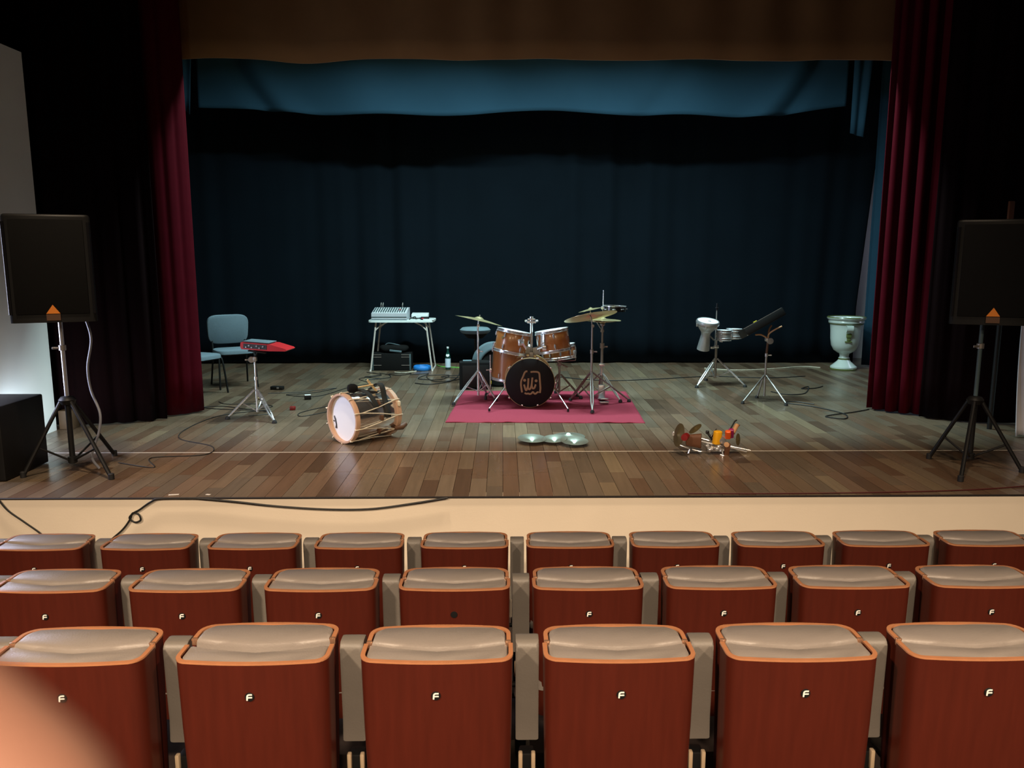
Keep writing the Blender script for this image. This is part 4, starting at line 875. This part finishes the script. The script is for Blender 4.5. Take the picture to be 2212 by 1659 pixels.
MB().rbox(tm @ Vector((-0.08, -0.12, 0.070)), (0.04, 0.03, 0.012), 0.004, tm).build('yellow_tag', 'yellow_tape', ty)

# ------------------------------------------------------------------ ceramic urn
ur = thing('ceramic_urn', 'white glazed ceramic urn on a round foot near the right back corner', 'urn', (5.03, 11.45, S))
MB().lathe([(0.0, 0.03), (0.15, 0.03), (0.185, 0.022), (0.185, 0.045), (0.15, 0.075), (0.10, 0.12), (0.075, 0.15), (0.0, 0.152)], 48).build('foot', 'ceramic', ur)
MB().lathe([(0.17, 0.0), (0.186, 0.003), (0.188, 0.022), (0.18, 0.031), (0.15, 0.031), (0.15, 0.0)], 48, closed=True).build('foot_band', 'olive_band', ur)
MB().lathe([(0.0, 0.148), (0.075, 0.148), (0.078, 0.175), (0.066, 0.185), (0.063, 0.20), (0.070, 0.235), (0.085, 0.25), (0.0, 0.252)], 40).build('stem', 'ceramic', ur)
MB().lathe([(0.0735, 0.150), (0.080, 0.152), (0.080, 0.168), (0.0735, 0.172)], 40, closed=True).build('stem_band', 'olive_band', ur)
MB().lathe([(0.0, 0.247), (0.095, 0.248), (0.155, 0.29), (0.192, 0.36), (0.207, 0.46), (0.213, 0.58), (0.222, 0.66), (0.232, 0.69), (0.215, 0.70), (0.20, 0.58), (0.19, 0.46), (0.17, 0.36), (0.0, 0.28)], 56).build('bowl', 'ceramic', ur)
MB().lathe([(0.215, 0.682), (0.243, 0.690), (0.248, 0.710), (0.240, 0.725), (0.262, 0.742), (0.270, 0.762), (0.262, 0.772), (0.235, 0.768), (0.215, 0.74)], 56, closed=True).build('rim', 'ceramic', ur)
MB().lathe([(0.222, 0.672), (0.236, 0.674), (0.240, 0.684), (0.222, 0.688)], 56, closed=True).build('rim_band', 'olive_band', ur)
MB().lathe([(0.236, 0.770), (0.264, 0.773), (0.270, 0.766), (0.264, 0.779), (0.236, 0.776)], 56, closed=True).build('lip_band', 'olive_band', ur)
for a in (R(-101), R(79)):
    m_ = Matrix.Rotation(a, 4, 'Z'); hn = [m_ @ Vector(p) for p in smooth_path([(0.225, 0, 0.655), (0.265, 0, 0.66), (0.275, 0, 0.62), (0.262, 0, 0.585), (0.225, 0, 0.56)], 5)]
    side = m_ @ Vector((0, 1, 0)); rings = [[p + side * s_ * 0.045 + (m_ @ Vector((o_, 0, 0))) for s_, o_ in ((-1, -0.006), (1, -0.006), (1, 0.006), (-1, 0.006))] for p in hn]
    h_ = MB().rings(rings).build('handle', 'ceramic', ur)
    MB().rbox(m_ @ Vector((0.215, 0, 0.52)), (0.03, 0.075, 0.07), 0.012, m_.to_3x3()).rbox(m_ @ Vector((0.208, 0, 0.465)), (0.025, 0.05, 0.05), 0.010, m_.to_3x3()).rbox(m_ @ Vector((0.205, 0, 0.428)), (0.02, 0.10, 0.022), 0.008, m_.to_3x3()).build('mask_ornament', 'olive_band', h_)

# ------------------------------------------------------------------ loudspeakers on stands
def speaker(label, loc, rz):
    s_ = thing('loudspeaker', label, 'speaker', loc, rz)      # faces local -y
    pts = [(-0.28, -0.17), (-0.275, -0.20), (-0.25, -0.215), (0.25, -0.215), (0.275, -0.20), (0.28, -0.17), (0.19, 0.20), (0.16, 0.215), (-0.16, 0.215), (-0.19, 0.20)]
    MB().poly(pts, 0.0, 0.775, 0.02).build('cabinet', 'black', s_)
    MB().rbox((0, -0.219, 0.40), (0.47, 0.012, 0.68), 0.005).build('grille', 'black_matte', s_)
    for sx in (-1, 1): MB().path([(sx * 0.268, -0.212, 0.06), (sx * 0.268, -0.214, 0.72)], 0.012, 8).build('side_trim', 'black_gloss', s_)
    MB().add([(-0.045, -0.2275, 0.065), (0.045, -0.2275, 0.065), (0.0, -0.2275, 0.13), (-0.045, -0.2235, 0.065), (0.045, -0.2235, 0.065), (0.0, -0.2235, 0.13)], [(0, 1, 2), (5, 4, 3), (0, 3, 4, 1), (1, 4, 5, 2), (2, 5, 3, 0)]).build('logo_plate', 'orange', s_, smooth=False)
    MB().box((0, -0.226, 0.038), (0.09, 0.003, 0.045)).build('name_strip', 'leather_brown', s_)
    MB().rbox((0.0, 0.0, -0.004), (0.12, 0.12, 0.012), 0.004).build('socket', 'black', s_)
    return s_
def speaker_stand(label, loc, feet, hub, pole_m):
    s_ = thing('speaker_stand', label, 'speaker stand', loc)
    MB().tube((0, 0, hub), (0.0, 0, 1.158), 0.0155, n=12).build('pole', pole_m, s_)
    MB().tube((0, 0, 0.075), (0, 0, hub + 0.02), 0.021, n=12).build('column', 'black', s_)
    g = MB().lathe([(0.022, -0.05), (0.05, -0.045), (0.062, -0.01), (0.045, 0.012), (0.018, 0.02)], 16, TM((0, 0, hub))); g.build('hub', 'black', s_)
    g = MB().lathe([(0.016, -0.02), (0.026, -0.018), (0.026, 0.02), (0.016, 0.024)], 12, TM((0, 0, 0.96))); wing(g, (-0.02, -0.01, 0.96), (-1, -0.3, 0), 0.014); g.build('height_clamp', 'dull_steel', s_)
    MB().lathe([(0.022, 0.06), (0.034, 0.065), (0.034, 0.11), (0.022, 0.115)], 12).build('lower_collar', 'black', s_)
    for fx, fy in feet:
        ft_ = Vector((fx, fy, 0.012)); o_ = Vector((fx, fy, 0)).normalized(); a = Vector((0, 0, hub - 0.02)) + o_ * 0.045
        l_ = MB().path([a, a.lerp(ft_, 0.5), ft_], 0.0155, 8).build('leg', 'black', s_)
        MB().lathe([(0.016, 0.035), (0.021, 0.03), (0.021, -0.01), (0.015, -0.012)], 10, Matrix.Translation(ft_)).build('rubber_foot', 'rubber', l_)
        MB().tube(Vector((0, 0, 0.09)) + o_ * 0.03, a.lerp(ft_, 0.62), 0.0085, n=8).build('brace', 'black', s_)
    return s_
speaker('black loudspeaker with orange triangle logo on the left tripod stand', (-3.35, 5.98, S + 1.17), R(22))
speaker_stand('black tripod speaker stand with bright pole at the left stage edge', (-3.345, 5.99, S), [(-0.27, -0.20), (0.42, -0.26), (0.10, 0.45)], 0.57, 'steel')
speaker('black loudspeaker with orange triangle logo on the right tripod stand', (3.73, 6.02, S + 1.14), R(-22))
st2_ = speaker_stand('black tripod speaker stand at the right stage edge', (3.70, 6.02, S), [(-0.19, 0.24), (-0.31, -0.42), (0.30, -0.19)], 0.55, 'knob')
for c in [c for c in C.objects if c.parent == st2_ and c.name.startswith('pole')]: c.scale.z = 0.973; c.location.z = 0.0
sw = thing('subwoofer', 'black subwoofer box at the left edge of the stage', 'speaker', (-4.03, 5.95, S), R(0))
MB().rbox((0, 0, 0.285), (0.72, 0.56, 0.56), 0.012).build('cabinet', 'black', sw); MB().rbox((0, -0.283, 0.285), (0.64, 0.010, 0.48), 0.003).build('grille', 'black_matte', sw)
for sx in (-1, 1): MB().rbox((sx * 0.25, 0, 0.004), (0.06, 0.4, 0.008), 0.002).build('rubber_foot', 'rubber', sw)
o = MB().rbox((-4.21, 7.545, S + 0.09), (0.13, 0.14, 0.18), 0.004).build('wooden_block', 'wood_block'); tag(o, 'small brown wooden block at the foot of the left white wall', 'block')
# white cloth at the lower right
def wc(u, v):
    x = 4.76 + 0.33 * u + 0.05 * (1 - v) * (u - 0.8); return Vector((x, 7.12 + 0.03 * math.sin(u * 14 + 2 * v) - 0.10 * (1 - v) ** 2, S + 0.01 + 1.45 * v + 0.012 * math.sin(u * 9)))
o = MB().sheet(wc, 40, 24).build('white_sheet', 'white_cloth', ang=180); sd = o.modifiers.new('thickness', 'SOLIDIFY'); sd.thickness = 0.01
tag(o, 'white cloth sheet hanging behind the right speaker stand', 'cloth')
o = MB().rbox((4.92, 6.92, S + 0.10), (0.10, 0.08, 0.05), 0.02, RM(0, 40, 20)).path([(4.92, 6.92, S + 0.10), (5.0, 6.87, S + 0.03)], 0.016, 8).build('cable_plug', 'black_gloss'); tag(o, 'dark plug lying at the foot of the white sheet', 'plug')
wp = thing('wooden_pole', 'dark pole with amber tip standing behind the right loudspeaker', 'pole', (4.70, 7.38, S))
MB().tube((0, 0, 0), (0, 0, 1.96), 0.022, n=10).build('shaft', 'black', wp); MB().rbox((0, 0, 2.05), (0.05, 0.03, 0.20), 0.006).build('tip', 'amber', wp)

# ------------------------------------------------------------------ cables and small things on the stage floor
def cable(label, pts, r=0.004, m='cable', z=None, nm='cable'):
    P = [(p[0], p[1], S + r + 0.001 + (p[2] if len(p) > 2 else 0)) for p in pts]
    return tag(MB().path(smooth_path(P, 8), r, 6).build(nm, m), label, 'cable')
cable('black cable looping on the floor beside the left red curtain', [(-3.25, 8.9), (-3.1, 8.75), (-2.75, 8.75), (-2.55, 8.60), (-2.75, 8.45), (-3.1, 8.62), (-3.3, 8.55), (-3.05, 8.45), (-2.6, 8.35), (-2.45, 8.2), (-2.65, 8.08)])
cable('black cable running from the left speaker stand past the curtain foot', [(-3.1, 6.2), (-2.75, 6.05), (-2.9, 6.35), (-2.5, 6.45), (-2.55, 6.75), (-2.95, 7.05), (-3.05, 7.5), (-2.95, 8.1), (-2.55, 8.4)])
cable('black cable curling in front of the red pad stand', [(-1.75, 9.2), (-1.75, 8.85), (-1.95, 8.6), (-2.15, 8.25), (-2.1, 8.05), (-1.95, 8.2), (-1.75, 8.5), (-1.55, 8.75), (-1.6, 8.95), (-1.85, 8.9)])
cable('black cable winding from the power strip towards the table', [(-2.85, 9.45), (-2.45, 9.55), (-2.1, 9.85), (-2.3, 9.5), (-2.6, 9.35), (-2.2, 9.25), (-1.95, 9.9), (-1.75, 10.2), (-1.95, 10.6), (-1.7, 10.9), (-1.85, 11.15)])
cable('heap of black cable in front of the table legs', [(-1.95, 11.2), (-1.7, 10.95), (-1.9, 10.75), (-1.65, 10.6), (-1.85, 10.5), (-1.55, 10.7), (-1.6, 11.05), (-1.3, 11.1), (-1.45, 10.9), (-1.75, 11.1)], 0.005)
cable('black cable coiled below the bottle', [(-1.3, 10.95), (-1.05, 11.05), (-1.15, 10.6), (-0.85, 10.5), (-0.75, 10.9), (-1.05, 10.85), (-0.9, 10.35), (-0.6, 10.5), (-0.55, 10.9), (-0.85, 10.75), (-0.5, 10.65)], 0.005)
cable('black cable arching from the monitor across the floor', [(-0.62, 11.3), (-0.62, 10.8), (-0.70, 10.35), (-0.95, 10.1), (-1.15, 10.2)], 0.006)
cable('lime green cable on the floor behind the bottle', [(-1.0, 11.95), (-0.9, 11.75), (-0.6, 11.65), (-0.35, 11.6), (-0.15, 11.75)], 0.007, 'green_cable')
cable('white cable lying in front of the blue ring', [(-1.55, 11.2), (-1.42, 11.12), (-1.3, 11.25), (-1.25, 11.3)], 0.006, 'rope')
cable('long black cable across the floor behind the drum kit', [(0.75, 10.75), (1.2, 10.45), (1.6, 10.4), (2.2, 10.55), (2.9, 10.75), (3.6, 10.6), (4.2, 10.75)], 0.006)
cable('pale yellow cable near the backdrop on the right', [(3.0, 11.55), (3.4, 11.35), (3.9, 11.45), (4.5, 11.7), (4.75, 11.6)], 0.006, 'rope')
cable('black cable in a narrow loop left of the right red curtain', [(3.98, 8.35), (3.75, 8.2), (3.45, 8.05), (3.35, 7.95), (3.5, 7.85), (3.6, 8.1), (3.45, 8.5), (3.2, 8.75), (3.35, 8.8), (3.5, 8.65)], 0.006)
cable('black cable with plug curving in front of the urn', [(4.1, 9.9), (3.95, 9.75), (3.75, 9.7), (3.9, 9.85), (3.65, 9.35), (3.4, 9.3), (3.3, 9.5)], 0.006)
cable('dark red cable along the right front edge of the stage', [(4.6, 5.75), (4.0, 5.52), (3.4, 5.38), (2.7, 5.32), (1.9, 5.30), (1.3, 5.31)], 0.005, 'red_cable')
o = MB().path(smooth_path([(-3.19, 6.05, S + 1.20), (-3.17, 6.08, S + 1.02), (-3.215, 6.08, S + 0.80), (-3.20, 6.07, S + 0.62), (-3.12, 6.02, S + 0.45), (-3.13, 6.0, S + 0.30), (-3.19, 5.98, S + 0.12), (-3.15, 6.0, S + 0.012)], 8), 0.010, 8).build('speaker_cable', 'grey_cable'); tag(o, 'thick grey cable hanging from the left loudspeaker', 'cable')
o = MB().path(smooth_path([(4.97, 6.95, S + 0.95), (4.92, 6.93, S + 0.70), (4.97, 6.92, S + 0.45), (5.02, 6.9, S + 0.22), (5.06, 6.9, S + 0.02)], 8), 0.009, 8).build('speaker_cable', 'cable'); tag(o, 'black cable hanging in front of the white sheet at right', 'cable')
# cables over the cream apron
def apron(label, pts, r=0.007): tag(MB().path(smooth_path([(x, 5.25 - r - 0.003, z) for x, z in pts], 8), r, 8).build('apron_cable', 'cable'), label, 'cable')
apron('black cable sagging along the top of the cream stage front', [(-2.10, S + 0.004), (-1.85, S - 0.02), (-1.55, S - 0.055), (-1.2, S - 0.078), (-0.9, S - 0.075), (-0.6, S - 0.035), (-0.38, S + 0.002)])
pz = S - 0.115
apron('black knotted cable hanging down the left of the cream stage front', [(-2.10, S + 0.004), (-2.35, S + 0.003), (-2.42, S - 0.02), (-2.50, S - 0.075), (-2.545, S - 0.10), (-2.575, S - 0.135), (-2.54, S - 0.165), (-2.50, S - 0.15), (-2.51, S - 0.11), (-2.55, S - 0.10), (-2.575, S - 0.15), (-2.63, S - 0.22), (-2.75, S - 0.33), (-2.85, S - 0.50), (-2.85, 0.06)], 0.0065)
apron('thin black cable running down at the far left of the stage front', [(-3.46, S + 0.002), (-3.40, S - 0.08), (-3.30, S - 0.16), (-3.18, S - 0.26), (-3.05, S - 0.42), (-3.0, 0.06)], 0.006)
for lb, x, rz in (('scrap of white tape on the stage edge above the knotted cable', -2.30, 10), ('smaller scrap of white tape right of the knotted cable on the stage edge', -2.06, -15)):
    tag(MB().rbox((x, 5.335, S + 0.002), (0.07 if x < -2.2 else 0.035, 0.02, 0.002), 0.0008, RM(0, 0, rz)).build('tape_scrap', 'seam'), lb, 'tape')
# power strip, adapter, clave, plug
p_ = thing('power_strip', 'black power strip on the floor behind the red pad stand', 'power strip', (-2.82, 9.75, S), R(-8))
MB().rbox((0, 0, 0.022), (0.16, 0.07, 0.044), 0.008).build('body', 'black', p_); MB().rbox((0.02, -0.035, 0.026), (0.03, 0.004, 0.02), 0.001).build('switch', 'steel', p_)
p_ = thing('plug_adapter', 'black and white plug adapter on the floor right of the red pad stand', 'adapter', (-2.27, 9.05, S), R(20))
MB().rbox((0, 0, 0.025), (0.075, 0.055, 0.05), 0.008).build('body', 'black', p_); MB().rbox((0, 0, 0.054), (0.07, 0.05, 0.008), 0.003).build('top', 'white_plastic', p_)
p_ = thing('wooden_clave', 'short wooden stick on the floor left of the red pad stand', 'stick', (-2.80, 9.02, S + 0.013), R(-52))
MB().tube((-0.08, 0, 0), (0.08, 0, 0), 0.012, n=10).build('shaft', 'stick', p_)
o = MB().rbox((-2.28, 8.42, S + 0.02), (0.06, 0.05, 0.04), 0.01).build('red_plug', 'red_block'); tag(o, 'small dark red plug on the floor under the red pad stand', 'plug')

# ------------------------------------------------------------------ the photographer's hand at the lens
def skin_mesh(name, verts, edges, radii, m, parent, root=0):
    me = bpy.data.meshes.new(name); me.from_pydata(verts, edges, []); o_ = bpy.data.objects.new(name, me); C.objects.link(o_)
    sk = o_.modifiers.new('skin', 'SKIN'); sk.use_smooth_shade = True
    for i, r_ in enumerate(radii):
        me.skin_vertices[0].data[i].radius = (r_, r_); me.skin_vertices[0].data[i].use_root = (i == root)
    sb_ = o_.modifiers.new('sub', 'SUBSURF'); sb_.levels = 2; sb_.render_levels = 2
    me.materials.append(M[m]); o_.parent = parent; return o_

cq = cam.rotation_euler.to_matrix()
def cw(p): return Vector(cam.location) + cq @ Vector((p[0], p[1], -p[2]))      # right, up, forward of the lens
wr = (-0.118, -0.085, -0.015)
hand = thing('hand', 'blurred finger and hand of the photographer in the lower left corner', 'hand', tuple(cw(wr)))
V = [wr, (-0.112, -0.055, -0.006), (-0.106, -0.025, 0.000)]; Rd = [0.024, 0.027, 0.024]; Eg = [(0, 1), (1, 2)]
fingers = [((-0.100, 0.008, 0.008), (-0.0640, -0.0012, 0.0445), (-0.0418, -0.0178, 0.045), (-0.0243, -0.0308, 0.045)),
           ((-0.106, -0.012, 0.010), (-0.070, -0.026, 0.047), (-0.048, -0.042, 0.047), (-0.031, -0.054, 0.045)),
           ((-0.112, -0.032, 0.009), (-0.079, -0.050, 0.043), (-0.060, -0.064, 0.044), (-0.045, -0.074, 0.041)),
           ((-0.118, -0.052, 0.006), (-0.092, -0.070, 0.032), (-0.078, -0.080, 0.034), (-0.067, -0.087, 0.031))]
for k, f in enumerate(fingers):
    b = len(V); sc_ = (1, 1.02, 0.95, 0.82)[k]; V += list(f); Rd += [0.0115 * sc_, 0.0092 * sc_, 0.0086 * sc_, 0.0076 * sc_]
    Eg += [(2 if k < 2 else 1, b), (b, b + 1), (b + 1, b + 2), (b + 2, b + 3)]
b = len(V); V += [(-0.100, -0.050, -0.020), (-0.085, -0.030, -0.040), (-0.070, -0.012, -0.048)]; Rd += [0.014, 0.0105, 0.0085]; Eg += [(0, b), (b, b + 1), (b + 1, b + 2)]
b = len(V); V += [(-0.140, -0.16, -0.05), (-0.165, -0.24, -0.09)]; Rd += [0.028, 0.034]; Eg += [(0, b), (b, b + 1)]
base = cw(wr)
hb_ = skin_mesh('palm_and_fingers', [tuple(cw(p) - base) for p in V], Eg, Rd, 'skin', hand)
for f in fingers:
    d = (cw(f[3]) - cw(f[2])).normalized(); n = (cq @ Vector((0, 0, -1))); n = (cw(f[3]) - Vector(cam.location)).normalized(); c = cw(f[3]) - base + n * 0.0066
    MB().rbox(c, (0.013, 0.0095, 0.0012), 0.0005, Matrix(((d - n * d.dot(n)).normalized(), n.cross(d).normalized(), n)).transposed()).build('finger_nail', 'nail', hand)
